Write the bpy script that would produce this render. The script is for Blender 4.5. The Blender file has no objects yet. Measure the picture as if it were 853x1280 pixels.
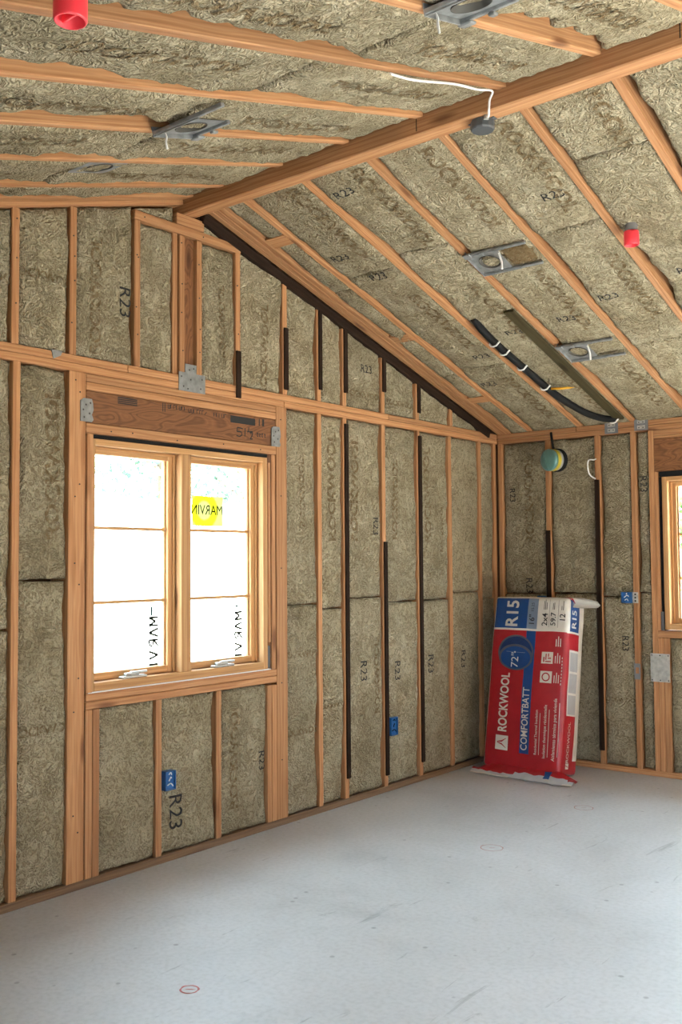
import bpy, bmesh, math, random
from mathutils import Vector, Matrix, noise

random.seed(7)
SC = bpy.context.scene
COL = SC.collection

# ------------------------------------------------------------------ camera, world, sun, exposure
cam_data = bpy.data.cameras.new('camera')
cam = bpy.data.objects.new('camera', cam_data)
COL.objects.link(cam)
SC.camera = cam
cam_data.sensor_fit = 'VERTICAL'
cam_data.sensor_height = 36.0
cam_data.lens = 1223.43 / 1280 * 36.0
cam_data.clip_start = 0.05
yaw, pitch, roll = 0.6794, 0.0500, -0.0074
fw = Vector((-math.sin(yaw) * math.cos(pitch), math.cos(yaw) * math.cos(pitch), math.sin(pitch)))
rt = Vector((math.cos(yaw), math.sin(yaw), 0))
up = rt.cross(fw)
rt2 = math.cos(roll) * rt + math.sin(roll) * up
up2 = -math.sin(roll) * rt + math.cos(roll) * up
M = Matrix((rt2, up2, -fw)).transposed().to_4x4()
M.translation = Vector((3.809, -6.6556, 1.496))
cam.matrix_world = M

SKY = 30.0
world = bpy.data.worlds.new('overcast_sky')
SC.world = world
world.use_nodes = True
bg = world.node_tree.nodes['Background']
bg.inputs[0].default_value = (0.66, 0.83, 1.0, 1)
bg.inputs[1].default_value = SKY

sun_data = bpy.data.lights.new('sun', 'SUN')
sun_data.energy = 112.0
sun_data.angle = math.radians(2.0)
sun_data.color = (1.0, 0.95, 0.86)
sun = bpy.data.objects.new('sun', sun_data)
COL.objects.link(sun)
sd = Vector((-0.72, -0.08, -0.69)).normalized()
sun.rotation_euler = sd.to_track_quat('-Z', 'Y').to_euler()
sun.location = (14, 2, 9)

SC.view_settings.view_transform = 'Standard'
SC.view_settings.look = 'None'
SC.view_settings.gamma = 1.0
SC.view_settings.use_curve_mapping = False
SC.view_settings.exposure = 0.0

# ------------------------------------------------------------------ dimensions (metres, gable wall x=0, eave wall y=0)
H = 2.467
P = 0.29524
TH = math.atan(P)
CS, SN = math.cos(TH), math.sin(TH)
YR = -3.19
YL = 2 * YR
XE = 6.0

# ------------------------------------------------------------------ materials
def mat(name):
    m = bpy.data.materials.new(name)
    m.use_nodes = True
    nt = m.node_tree
    b = nt.nodes['Principled BSDF']
    return m, nt, b

def N(nt, t, **kw):
    n = nt.nodes.new(t)
    for k, v in kw.items():
        if k.startswith('i_'):
            key = k[2:]
            key = int(key) if key.isdigit() else key
            n.inputs[key].default_value = v
        else:
            setattr(n, k, v)
    return n

def ramp(nt, fac, stops):
    r = nt.nodes.new('ShaderNodeValToRGB')
    el = r.color_ramp.elements
    while len(el) > 1:
        el.remove(el[-1])
    el[0].position, el[0].color = stops[0][0], (*stops[0][1], 1)
    for p, c in stops[1:]:
        e = el.new(p)
        e.color = (*c, 1)
    nt.links.new(fac, r.inputs[0])
    return r.outputs[0]

def mixc(nt, fac, a, b, mode='MIX'):
    n = nt.nodes.new('ShaderNodeMix')
    n.data_type = 'RGBA'
    n.blend_type = mode
    for s, v in ((0, fac), (6, a), (7, b)):
        if isinstance(v, (int, float)):
            n.inputs[s].default_value = v
        elif isinstance(v, tuple):
            n.inputs[s].default_value = (*v, 1)
        else:
            nt.links.new(v, n.inputs[s])
    return n.outputs[2]

def vmul(nt, vec, s):
    n = N(nt, 'ShaderNodeVectorMath', operation='MULTIPLY')
    nt.links.new(vec, n.inputs[0])
    n.inputs[1].default_value = s
    return n.outputs[0]

def wood_mat(name, light, mid, dark, ring=16.0, rough=0.72, figure=1.5, spec=0.3, swirl=False):
    m, nt, b = mat(name)
    at = N(nt, 'ShaderNodeAttribute', attribute_name='grain')
    v1 = vmul(nt, at.outputs['Vector'], (0.55, 9.0, 9.0))
    n1 = N(nt, 'ShaderNodeTexNoise', i_Scale=1.6, i_Detail=3.0, i_Roughness=0.55)
    nt.links.new(v1, n1.inputs['Vector'])
    v2 = vmul(nt, at.outputs['Vector'], (0.9, 7.0, 7.0))
    wv = N(nt, 'ShaderNodeTexWave', wave_type='RINGS', rings_direction='X')
    wv.inputs['Scale'].default_value = ring / 7.0
    wv.inputs['Distortion'].default_value = figure * 3
    wv.inputs['Detail'].default_value = 2.0
    wv.inputs['Detail Scale'].default_value = 1.2
    nt.links.new(v2, wv.inputs['Vector'])
    fac = wv.outputs['Fac']
    if swirl:                                   # peeled-veneer figure: contours of a stretched noise
        v5 = vmul(nt, at.outputs['Vector'], (2.6, 8.0, 8.0))
        n5 = N(nt, 'ShaderNodeTexNoise', i_Scale=1.0, i_Detail=1.5, i_Distortion=0.6)
        nt.links.new(v5, n5.inputs['Vector'])
        m5 = N(nt, 'ShaderNodeMath', operation='MULTIPLY'); m5.inputs[1].default_value = 75.0
        nt.links.new(n5.outputs['Fac'], m5.inputs[0])
        s5 = N(nt, 'ShaderNodeMath', operation='SINE'); nt.links.new(m5.outputs[0], s5.inputs[0])
        r5 = N(nt, 'ShaderNodeMapRange'); r5.inputs['From Min'].default_value = -1.0
        nt.links.new(s5.outputs[0], r5.inputs['Value'])
        fac = r5.outputs[0]
    c1 = ramp(nt, fac, [(0.0, dark), (0.35, mid), (0.75, light), (1.0, mid)])
    c2 = ramp(nt, n1.outputs['Fac'], [(0.3, mid), (0.7, light)])
    c = mixc(nt, 0.25 if swirl else 0.45, c1, c2)
    # fine fibre
    v3 = vmul(nt, at.outputs['Vector'], (4.0, 160.0, 160.0))
    n3 = N(nt, 'ShaderNodeTexNoise', i_Scale=1.0, i_Detail=2.0)
    nt.links.new(v3, n3.inputs['Vector'])
    f3 = ramp(nt, n3.outputs['Fac'], [(0.35, (0.80, 0.78, 0.76)), (0.65, (1.06, 1.06, 1.05))])
    c = mixc(nt, 0.8, c, f3, 'MULTIPLY')
    # knots
    v4 = vmul(nt, at.outputs['Vector'], (2.0, 8.0, 8.0))
    vo = N(nt, 'ShaderNodeTexVoronoi', i_Scale=0.75)
    nt.links.new(v4, vo.inputs['Vector'])
    kf = ramp(nt, vo.outputs['Distance'], [(0.0, (1, 1, 1)), (0.07, (0.75, 0.75, 0.75)), (0.14, (0, 0, 0))])
    c = mixc(nt, kf, c, (dark[0] * 0.45, dark[1] * 0.4, dark[2] * 0.4))
    oi = N(nt, 'ShaderNodeObjectInfo')
    hs = N(nt, 'ShaderNodeHueSaturation')
    mr = N(nt, 'ShaderNodeMapRange')
    mr.inputs['To Min'].default_value = 0.84
    mr.inputs['To Max'].default_value = 1.12
    nt.links.new(oi.outputs['Random'], mr.inputs['Value'])
    nt.links.new(mr.outputs[0], hs.inputs['Value'])
    nt.links.new(c, hs.inputs['Color'])
    nt.links.new(hs.outputs[0], b.inputs['Base Color'])
    b.inputs['Roughness'].default_value = rough
    b.inputs['Specular IOR Level'].default_value = spec
    bp = N(nt, 'ShaderNodeBump', i_Strength=0.25, i_Distance=0.002)
    nt.links.new(n3.outputs['Fac'], bp.inputs['Height'])
    nt.links.new(bp.outputs[0], b.inputs['Normal'])
    return m

M_WOOD = wood_mat('framing_lumber', (0.500, 0.262, 0.122), (0.410, 0.192, 0.079), (0.290, 0.116, 0.043))
M_PINE = wood_mat('window_pine', (0.54, 0.31, 0.135), (0.46, 0.24, 0.095), (0.36, 0.165, 0.058), ring=10, figure=0.6)
M_LVL = wood_mat('veneer_lumber', (0.25, 0.110, 0.043), (0.20, 0.082, 0.031), (0.125, 0.048, 0.019), ring=22, figure=8.0, swirl=True)
M_PLATE = wood_mat('dusty_sill_lumber', (0.26, 0.16, 0.085), (0.19, 0.11, 0.060), (0.12, 0.066, 0.038))
M_SHEATH = wood_mat('wall_sheathing', (0.22, 0.12, 0.06), (0.17, 0.09, 0.045), (0.12, 0.06, 0.03))
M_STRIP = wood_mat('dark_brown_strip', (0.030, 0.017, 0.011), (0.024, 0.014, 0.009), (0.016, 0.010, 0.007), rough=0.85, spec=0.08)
M_OLIVE = wood_mat('olive_strip', (0.075, 0.060, 0.028), (0.060, 0.047, 0.022), (0.045, 0.034, 0.016), rough=0.8, spec=0.1)

def wool_mat(name, tint=(1, 1, 1), burnt=False):
    m, nt, b = mat(name)
    tc = N(nt, 'ShaderNodeTexCoord')
    oi = N(nt, 'ShaderNodeObjectInfo')
    ad = N(nt, 'ShaderNodeVectorMath', operation='ADD')
    nt.links.new(tc.outputs['Object'], ad.inputs[0])
    co = ad.outputs[0]
    big = N(nt, 'ShaderNodeTexNoise', i_Scale=5.0, i_Detail=3.0)
    nt.links.new(co, big.inputs['Vector'])
    # matted fibre strands: contours of a warped field
    warp = N(nt, 'ShaderNodeTexNoise', i_Scale=9.0, i_Detail=2.0)
    nt.links.new(co, warp.inputs['Vector'])
    wsc = N(nt, 'ShaderNodeVectorMath', operation='SCALE')
    wsc.inputs['Scale'].default_value = 0.22
    nt.links.new(warp.outputs['Color'], wsc.inputs[0])
    wad = N(nt, 'ShaderNodeVectorMath', operation='ADD')
    nt.links.new(co, wad.inputs[0]); nt.links.new(wsc.outputs[0], wad.inputs[1])
    n1 = N(nt, 'ShaderNodeTexNoise', i_Scale=20.0, i_Detail=2.5, i_Roughness=0.55, i_Distortion=0.8)
    nt.links.new(wad.outputs[0], n1.inputs['Vector'])
    sn = N(nt, 'ShaderNodeMath', operation='MULTIPLY'); sn.inputs[1].default_value = 30.0
    nt.links.new(n1.outputs['Fac'], sn.inputs[0])
    si = N(nt, 'ShaderNodeMath', operation='SINE')
    nt.links.new(sn.outputs[0], si.inputs[0])
    strand = N(nt, 'ShaderNodeMapRange')
    strand.inputs['From Min'].default_value = -1.0
    nt.links.new(si.outputs[0], strand.inputs['Value'])
    fine = N(nt, 'ShaderNodeTexNoise', i_Scale=130.0, i_Detail=2.0)
    nt.links.new(co, fine.inputs['Vector'])
    c = ramp(nt, big.outputs['Fac'], [(0.30, (0.290, 0.240, 0.150)), (0.5, (0.360, 0.305, 0.200)), (0.72, (0.430, 0.372, 0.255))])
    sc_ = ramp(nt, strand.outputs[0], [(0.0, (0.60, 0.57, 0.52)), (0.20, (0.88, 0.87, 0.85)), (0.8, (1.08, 1.08, 1.08))])  # crevice shade between strands is put into the colour, ridges lighter
    c = mixc(nt, 0.85, c, sc_, 'MULTIPLY')
    f2 = ramp(nt, fine.outputs['Fac'], [(0.32, (0.62, 0.60, 0.56)), (0.50, (1, 1, 1)), (0.72, (1.14, 1.14, 1.12))])
    c = mixc(nt, 0.75, c, f2, 'MULTIPLY')
    if burnt:
        pn = N(nt, 'ShaderNodeTexNoise', i_Scale=38.0, i_Detail=3.0)
        nt.links.new(co, pn.inputs['Vector'])
        pf = ramp(nt, pn.outputs['Fac'], [(0.36, (0.12, 0.12, 0.12)), (0.56, (0.85, 0.85, 0.85))])
        c = mixc(nt, pf, c, (0.165, 0.108, 0.050))
    hs = N(nt, 'ShaderNodeHueSaturation')
    mr = N(nt, 'ShaderNodeMapRange')
    mr.inputs['To Min'].default_value = 0.90
    mr.inputs['To Max'].default_value = 1.07
    nt.links.new(oi.outputs['Random'], mr.inputs['Value'])
    if not burnt:
        nt.links.new(mr.outputs[0], hs.inputs['Value'])
    nt.links.new(c, hs.inputs['Color'])
    nt.links.new(hs.outputs[0], b.inputs['Base Color'])
    b.inputs['Roughness'].default_value = 0.95
    b.inputs['Specular IOR Level'].default_value = 0.1
    hm = N(nt, 'ShaderNodeMath', operation='ADD')
    fm = N(nt, 'ShaderNodeMath', operation='MULTIPLY'); fm.inputs[1].default_value = 0.9
    nt.links.new(fine.outputs['Fac'], fm.inputs[0])
    nt.links.new(strand.outputs[0], hm.inputs[0]); nt.links.new(fm.outputs[0], hm.inputs[1])
    bp = N(nt, 'ShaderNodeBump', i_Strength=0.9, i_Distance=0.010)
    nt.links.new(hm.outputs[0], bp.inputs['Height'])
    nt.links.new(bp.outputs[0], b.inputs['Normal'])
    return m

M_WOOL = wool_mat('mineral_wool')
M_BURN = wool_mat('mineral_wool_burnt_print', burnt=True)

def plain(name, col, rough=0.6, metal=0.0, spec=0.5, var=0.0, vscale=20.0, bump=0.0):
    m, nt, b = mat(name)
    b.inputs['Base Color'].default_value = (*col, 1)
    b.inputs['Roughness'].default_value = rough
    b.inputs['Metallic'].default_value = metal
    b.inputs['Specular IOR Level'].default_value = spec
    if var or bump:
        tc = N(nt, 'ShaderNodeTexCoord')
        n = N(nt, 'ShaderNodeTexNoise', i_Scale=vscale, i_Detail=4.0)
        nt.links.new(tc.outputs['Object'], n.inputs['Vector'])
        if var:
            lo = tuple(x * (1 - var) for x in col)
            hi = tuple(min(1, x * (1 + var)) for x in col)
            nt.links.new(ramp(nt, n.outputs['Fac'], [(0.3, lo), (0.7, hi)]), b.inputs['Base Color'])
        if bump:
            bp = N(nt, 'ShaderNodeBump', i_Strength=bump, i_Distance=0.004)
            nt.links.new(n.outputs['Fac'], bp.inputs['Height'])
            nt.links.new(bp.outputs[0], b.inputs['Normal'])
    return m

M_INK = plain('black_ink', (0.012, 0.011, 0.010), 0.8)
M_GALV = plain('galvanised_steel', (0.235, 0.24, 0.235), 0.5, 0.45, var=0.22, vscale=30)
M_GREYP = plain('grey_painted_steel', (0.17, 0.18, 0.19), 0.5, 0.2, var=0.15)
M_CAN = plain('can_interior', (0.05, 0.045, 0.035), 0.7)
M_DARKGREY = plain('dark_grey_metal', (0.075, 0.08, 0.085), 0.5, 0.2)
M_STEELPL = plain('pale_steel_plate', (0.42, 0.41, 0.37), 0.5, 0.35, var=0.2, vscale=35)
M_NAIL = plain('nail_head', (0.05, 0.045, 0.04), 0.5, 0.6)
M_BLUE = plain('blue_plastic_box', (0.010, 0.095, 0.28), 0.45, var=0.2)
M_WHITE = plain('white_plastic', (0.74, 0.73, 0.70), 0.5)
M_RED = plain('red_plastic_cap', (0.78, 0.035, 0.050), 0.4)
M_GREYPVC = plain('grey_pipe_stub', (0.15, 0.14, 0.13), 0.6)
M_BLACK = plain('black_rubber', (0.008, 0.008, 0.008), 0.75, spec=0.2)
M_YELLOW = plain('yellow_strap', (0.72, 0.36, 0.02), 0.5)
M_TEAL = plain('teal_glossy_plastic', (0.105, 0.225, 0.200), 0.30, var=0.15, vscale=12)
M_YRING = plain('yellow_ring', (0.45, 0.36, 0.03), 0.5)
M_GRING = plain('grey_ring', (0.30, 0.30, 0.29), 0.5)
M_FOAM = plain('white_shim_gap', (0.72, 0.71, 0.68), 0.8)
M_ROOFWOOD = plain('roof_deck', (0.18, 0.10, 0.05), 0.8, var=0.2)
M_EXTW = plain('exterior_white', (0.72, 0.71, 0.68), 0.8)
M_EXTY = plain('pale_yellow_siding', (0.30, 0.26, 0.13), 0.8)
M_EXTROOF = plain('shingle_roof', (0.20, 0.19, 0.18), 0.9, var=0.3)
M_LEAF = plain('leaf', (0.070, 0.125, 0.085), 0.6, var=0.35, vscale=3)
M_LEAF2 = plain('pale_leaf', (0.12, 0.24, 0.05), 0.6, var=0.35, vscale=3)
M_BARK = plain('bark', (0.12, 0.09, 0.06), 0.9, var=0.3)
M_CHALK = plain('red_chalk', (0.50, 0.16, 0.15), 0.9, var=0.2, vscale=60)
M_CHALK2 = plain('faint_red_chalk', (0.42, 0.27, 0.24), 0.9, var=0.2, vscale=60)
M_BOUNCECUT = plain('bounce_cut_green', (0.07, 0.10, 0.035), 0.95, var=0.3, vscale=5)
M_EXTG = plain('pale_outdoor_paving', (0.50, 0.48, 0.44), 0.9, var=0.15, vscale=1.5)

# bag plastics
def film(name, col, rough=0.38, var=0.10):
    m, nt, b = mat(name)
    tc = N(nt, 'ShaderNodeTexCoord')
    n = N(nt, 'ShaderNodeTexNoise', i_Scale=6.0, i_Detail=3.0, i_Distortion=1.2)
    nt.links.new(tc.outputs['Object'], n.inputs['Vector'])
    lo = tuple(x * (1 - var) for x in col); hi = tuple(min(1, x * (1 + var)) for x in col)
    nt.links.new(ramp(nt, n.outputs['Fac'], [(0.3, lo), (0.7, hi)]), b.inputs['Base Color'])
    b.inputs['Roughness'].default_value = rough
    n2 = N(nt, 'ShaderNodeTexNoise', i_Scale=14.0, i_Detail=3.0, i_Distortion=1.5)
    nt.links.new(tc.outputs['Object'], n2.inputs['Vector'])
    bp = N(nt, 'ShaderNodeBump', i_Strength=0.35, i_Distance=0.006)
    nt.links.new(n2.outputs['Fac'], bp.inputs['Height'])
    nt.links.new(bp.outputs[0], b.inputs['Normal'])
    return m
M_BRED = film('bag_red', (0.34, 0.008, 0.016))
M_BBLUE = film('bag_blue', (0.004, 0.048, 0.185))
M_BGREY = film('bag_grey', (0.17, 0.22, 0.29))
M_BWHITE = film('bag_white', (0.58, 0.54, 0.47))
M_BINK = film('bag_black_ink', (0.015, 0.015, 0.02))
M_BSILV = film('bag_bottom_film', (0.42, 0.44, 0.45))
M_BLGREY = film('bag_label_grey', (0.34, 0.33, 0.32))
M_BRIM = film('bag_lens_rim', (0.07, 0.075, 0.10))
M_BDBLUE = film('bag_deep_blue', (0.003, 0.026, 0.105))

# concrete
def concrete():
    m, nt, b = mat('concrete_slab')
    tc = N(nt, 'ShaderNodeTexCoord')
    n1 = N(nt, 'ShaderNodeTexNoise', i_Scale=1.1, i_Detail=6.0, i_Roughness=0.62, i_Distortion=0.6)
    nt.links.new(tc.outputs['Object'], n1.inputs['Vector'])
    c = ramp(nt, n1.outputs['Fac'], [(0.28, (0.36, 0.36, 0.35)), (0.45, (0.47, 0.47, 0.46)), (0.72, (0.55, 0.55, 0.545))])
    n2 = N(nt, 'ShaderNodeTexNoise', i_Scale=48.0, i_Detail=4.0)
    nt.links.new(tc.outputs['Object'], n2.inputs['Vector'])
    f2 = ramp(nt, n2.outputs['Fac'], [(0.30, (0.84, 0.84, 0.83)), (0.55, (1.0, 1.0, 1.0)), (0.75, (1.05, 1.05, 1.05))])
    c = mixc(nt, 0.7, c, f2, 'MULTIPLY')
    # thin trowel scratches and pits
    v = vmul(nt, tc.outputs['Object'], (3.0, 0.5, 1.0))
    n3 = N(nt, 'ShaderNodeTexNoise', i_Scale=3.2, i_Detail=5.0, i_Roughness=0.7, i_Distortion=1.5)
    nt.links.new(v, n3.inputs['Vector'])
    f3 = ramp(nt, n3.outputs['Fac'], [(0.30, (0.60, 0.60, 0.59)), (0.37, (1, 1, 1))])
    c = mixc(nt, 0.8, c, f3, 'MULTIPLY')
    vo = N(nt, 'ShaderNodeTexVoronoi', i_Scale=6.0)
    nt.links.new(tc.outputs['Object'], vo.inputs['Vector'])
    f4 = ramp(nt, vo.outputs['Distance'], [(0.0, (0.30, 0.29, 0.28)), (0.05, (0.5, 0.5, 0.49)), (0.075, (1, 1, 1))])
    c = mixc(nt, 0.6, c, f4, 'MULTIPLY')
    nt.links.new(c, b.inputs['Base Color'])
    r = ramp(nt, n1.outputs['Fac'], [(0.3, (0.42, 0.42, 0.42)), (0.7, (0.60, 0.60, 0.60))])
    nt.links.new(r, b.inputs['Roughness'])
    b.inputs['Specular IOR Level'].default_value = 0.45
    bp = N(nt, 'ShaderNodeBump', i_Strength=0.12, i_Distance=0.003)
    nt.links.new(n2.outputs['Fac'], bp.inputs['Height'])
    nt.links.new(bp.outputs[0], b.inputs['Normal'])
    return m
M_CONC = concrete()

def glass():
    m, nt, b = mat('window_glass')
    nt.nodes.remove(b)
    out = nt.nodes['Material Output']
    tr = N(nt, 'ShaderNodeBsdfTransparent')
    tr.inputs[0].default_value = (0.93, 0.95, 0.94, 1)
    gl = N(nt, 'ShaderNodeBsdfGlossy')
    gl.inputs['Roughness'].default_value = 0.02
    lw = N(nt, 'ShaderNodeLayerWeight'); lw.inputs['Blend'].default_value = 0.5
    pw = N(nt, 'ShaderNodeMath', operation='POWER'); pw.inputs[1].default_value = 4.0
    nt.links.new(lw.outputs['Facing'], pw.inputs[0])
    fr = N(nt, 'ShaderNodeMapRange'); fr.inputs['To Min'].default_value = 0.03; fr.inputs['To Max'].default_value = 0.6
    nt.links.new(pw.outputs[0], fr.inputs['Value'])
    mx = N(nt, 'ShaderNodeMixShader')
    nt.links.new(fr.outputs[0], mx.inputs[0])
    nt.links.new(tr.outputs[0], mx.inputs[1]); nt.links.new(gl.outputs[0], mx.inputs[2])
    nt.links.new(mx.outputs[0], out.inputs[0])
    return m
M_GLASS = glass()

def sticker(name, c1, c2=None, centre=None, freq=40.0):
    m, nt, b = mat(name)
    nt.nodes.remove(b)
    out = nt.nodes['Material Output']
    di = N(nt, 'ShaderNodeBsdfDiffuse'); tl = N(nt, 'ShaderNodeBsdfTranslucent')
    mx = N(nt, 'ShaderNodeMixShader', i_0=0.6)
    if c2:
        tc = N(nt, 'ShaderNodeTexCoord')
        sub = N(nt, 'ShaderNodeVectorMath', operation='DISTANCE')
        nt.links.new(tc.outputs['Object'], sub.inputs[0]); sub.inputs[1].default_value = centre
        mu = N(nt, 'ShaderNodeMath', operation='MULTIPLY'); mu.inputs[1].default_value = freq
        nt.links.new(sub.outputs['Value'], mu.inputs[0])
        si = N(nt, 'ShaderNodeMath', operation='SINE'); nt.links.new(mu.outputs[0], si.inputs[0])
        mr = N(nt, 'ShaderNodeMapRange'); mr.inputs['From Min'].default_value = -1
        nt.links.new(si.outputs[0], mr.inputs['Value'])
        c = ramp(nt, mr.outputs[0], [(0.3, c1), (0.7, c2)])
        nt.links.new(c, di.inputs[0]); nt.links.new(c, tl.inputs[0])
    else:
        di.inputs[0].default_value = (*c1, 1); tl.inputs[0].default_value = (*c1, 1)
    nt.links.new(di.outputs[0], mx.inputs[1]); nt.links.new(tl.outputs[0], mx.inputs[2])
    nt.links.new(mx.outputs[0], out.inputs[0])
    return m

# ------------------------------------------------------------------ object helpers
def link(o, parent=None):
    COL.objects.link(o)
    if parent is not None:
        o.parent = parent
    return o

def mesh_obj(name, verts, faces, mats, parent=None, smooth=False, mat_idx=None, grain=None):
    me = bpy.data.meshes.new(name)
    me.from_pydata([tuple(v) for v in verts], [], faces)
    for m in (mats if isinstance(mats, (list, tuple)) else [mats]):
        me.materials.append(m)
    if mat_idx is not None:
        me.polygons.foreach_set('material_index', mat_idx)
    if smooth:
        me.polygons.foreach_set('use_smooth', [True] * len(me.polygons))
    if grain is not None:
        a = me.attributes.new('grain', 'FLOAT_VECTOR', 'POINT')
        a.data.foreach_set('vector', [c for g in grain for c in g])
    me.update()
    return link(bpy.data.objects.new(name, me), parent)

def bm_obj(name, bm, mats, parent=None, smooth=False):
    bmesh.ops.recalc_face_normals(bm, faces=bm.faces)
    me = bpy.data.meshes.new(name)
    bm.to_mesh(me); bm.free()
    for m in (mats if isinstance(mats, (list, tuple)) else [mats]):
        me.materials.append(m)
    if smooth:
        me.polygons.foreach_set('use_smooth', [True] * len(me.polygons))
    return link(bpy.data.objects.new(name, me), parent)

def empty(name, loc=(0, 0, 0)):
    o = bpy.data.objects.new(name, None)
    o.location = loc
    o.empty_display_size = 0.1
    return link(o)

def tag(o, label=None, cat=None, group=None, kind=None):
    if label: o['label'] = label
    if cat: o['category'] = cat
    if group: o['group'] = group
    if kind: o['kind'] = kind
    return o

def bm_box(bm, lo, hi, bev=0.0, mi=0):
    lo, hi = Vector(lo), Vector(hi)
    c = (lo + hi) / 2
    r = bmesh.ops.create_cube(bm, size=1.0)
    vs = r['verts']
    for v in vs:
        v.co = Vector((c.x + v.co.x * (hi.x - lo.x), c.y + v.co.y * (hi.y - lo.y), c.z + v.co.z * (hi.z - lo.z)))
    fs = set(f for v in vs for f in v.link_faces)
    for f in fs:
        f.material_index = mi
    if bev:
        es = list({e for v in vs for e in v.link_edges})
        bmesh.ops.bevel(bm, geom=es, offset=bev, segments=1, affect='EDGES', clamp_overlap=True)

def board(name, lo, hi, parent, m=None, frame=None, bev=0.003, axis=None, label=None):
    """A sawn board lo..hi in a local frame (matrix); its grain runs along its longest axis."""
    m = m or M_WOOD
    lo, hi = Vector(lo), Vector(hi)
    bm = bmesh.new()
    bm_box(bm, lo, hi, bev)
    bmesh.ops.recalc_face_normals(bm, faces=bm.faces)
    bm.verts.ensure_lookup_table()
    d = [abs(hi[i] - lo[i]) for i in range(3)]
    ax = d.index(max(d)) if axis is None else axis
    o1, o2 = [i for i in range(3) if i != ax]
    off = Vector((random.uniform(0, 50), random.uniform(-.25, .25), random.uniform(-.25, .25)))
    ctr = (lo + hi) / 2
    gr = [(v.co[ax] + off.x, v.co[o1] - ctr[o1] + off.y, v.co[o2] - ctr[o2] + off.z) for v in bm.verts]
    if frame is not None:
        bm.transform(frame)
    me = bpy.data.meshes.new(name)
    bm.to_mesh(me); bm.free()
    me.materials.append(m)
    a = me.attributes.new('grain', 'FLOAT_VECTOR', 'POINT')
    a.data.foreach_set('vector', [c for g in gr for c in g])
    o = link(bpy.data.objects.new(name, me), parent)
    if label: o['label'] = label
    return o

def tube(name, pts, r, m, parent=None, seg=8, bm=None, mi=0):
    own = bm is None
    if own: bm = bmesh.new()
    pts = [Vector(p) for p in pts]
    rings = []
    for i, p in enumerate(pts):
        t = (pts[min(i + 1, len(pts) - 1)] - pts[max(i - 1, 0)]).normalized()
        a = t.cross(Vector((0, 0, 1)))
        if a.length < 1e-3: a = t.cross(Vector((1, 0, 0)))
        a.normalize(); b = t.cross(a)
        rings.append([bm.verts.new(p + r * (math.cos(2 * math.pi * k / seg) * a + math.sin(2 * math.pi * k / seg) * b)) for k in range(seg)])
    for i in range(len(rings) - 1):
        for k in range(seg):
            f = bm.faces.new((rings[i][k], rings[i][(k + 1) % seg], rings[i + 1][(k + 1) % seg], rings[i + 1][k])); f.material_index = mi
    for q in (rings[0], rings[-1]):
        f = bm.faces.new(q); f.material_index = mi
    if own:
        return bm_obj(name, bm, m, parent, smooth=True)

def spline(pts, n=8):
    pts = [Vector(p) for p in pts]
    out = []
    for i in range(len(pts) - 1):
        p0, p1, p2, p3 = pts[max(i - 1, 0)], pts[i], pts[i + 1], pts[min(i + 2, len(pts) - 1)]
        for k in range(n):
            t = k / n
            out.append(0.5 * ((2 * p1) + (p2 - p0) * t + (2 * p0 - 5 * p1 + 4 * p2 - p3) * t * t + (3 * p1 - p0 - 3 * p2 + p3) * t ** 3))
    out.append(pts[-1])
    return out

def lathe(bm, prof, seg=28, mi=0, cap=True):
    """prof: list of (radius, z) around local z"""
    rings = []
    for r, z in prof:
        rings.append([bm.verts.new((r * math.cos(2 * math.pi * k / seg), r * math.sin(2 * math.pi * k / seg), z)) for k in range(seg)])
    for i in range(len(rings) - 1):
        for k in range(seg):
            f = bm.faces.new((rings[i][k], rings[i][(k + 1) % seg], rings[i + 1][(k + 1) % seg], rings[i + 1][k])); f.material_index = mi
    if cap:
        for q in (rings[0], rings[-1]):
            f = bm.faces.new(q); f.material_index = mi

# text as flat triangles, cut fine enough to follow a bumpy surface
_TXT = {}
def text2d(s, seglen=0.25, bold=0.0):
    key = (s, seglen, bold)
    if key in _TXT: return _TXT[key]
    cu = bpy.data.curves.new('txt', 'FONT')
    cu.body = s
    cu.align_x = 'CENTER'; cu.align_y = 'CENTER'
    cu.size = 1.0
    cu.offset = bold
    cu.resolution_u = 3
    ob = bpy.data.objects.new('txt', cu)
    COL.objects.link(ob)
    dg = bpy.context.evaluated_depsgraph_get()
    me = ob.evaluated_get(dg).to_mesh()
    bm = bmesh.new(); bm.from_mesh(me)
    ob.evaluated_get(dg).to_mesh_clear()
    bpy.data.objects.remove(ob); bpy.data.curves.remove(cu)
    bmesh.ops.triangulate(bm, faces=bm.faces)
    for _ in range(4):
        es = [e for e in bm.edges if e.calc_length() > seglen]
        if not es: break
        bmesh.ops.subdivide_edges(bm, edges=es, cuts=1)
        bmesh.ops.triangulate(bm, faces=bm.faces)
    bm.verts.index_update()
    vs = [(v.co.x, v.co.y) for v in bm.verts]
    fs = [[v.index for v in f.verts] for f in bm.faces]
    bm.free()
    _TXT[key] = (vs, fs)
    return _TXT[key]

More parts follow.
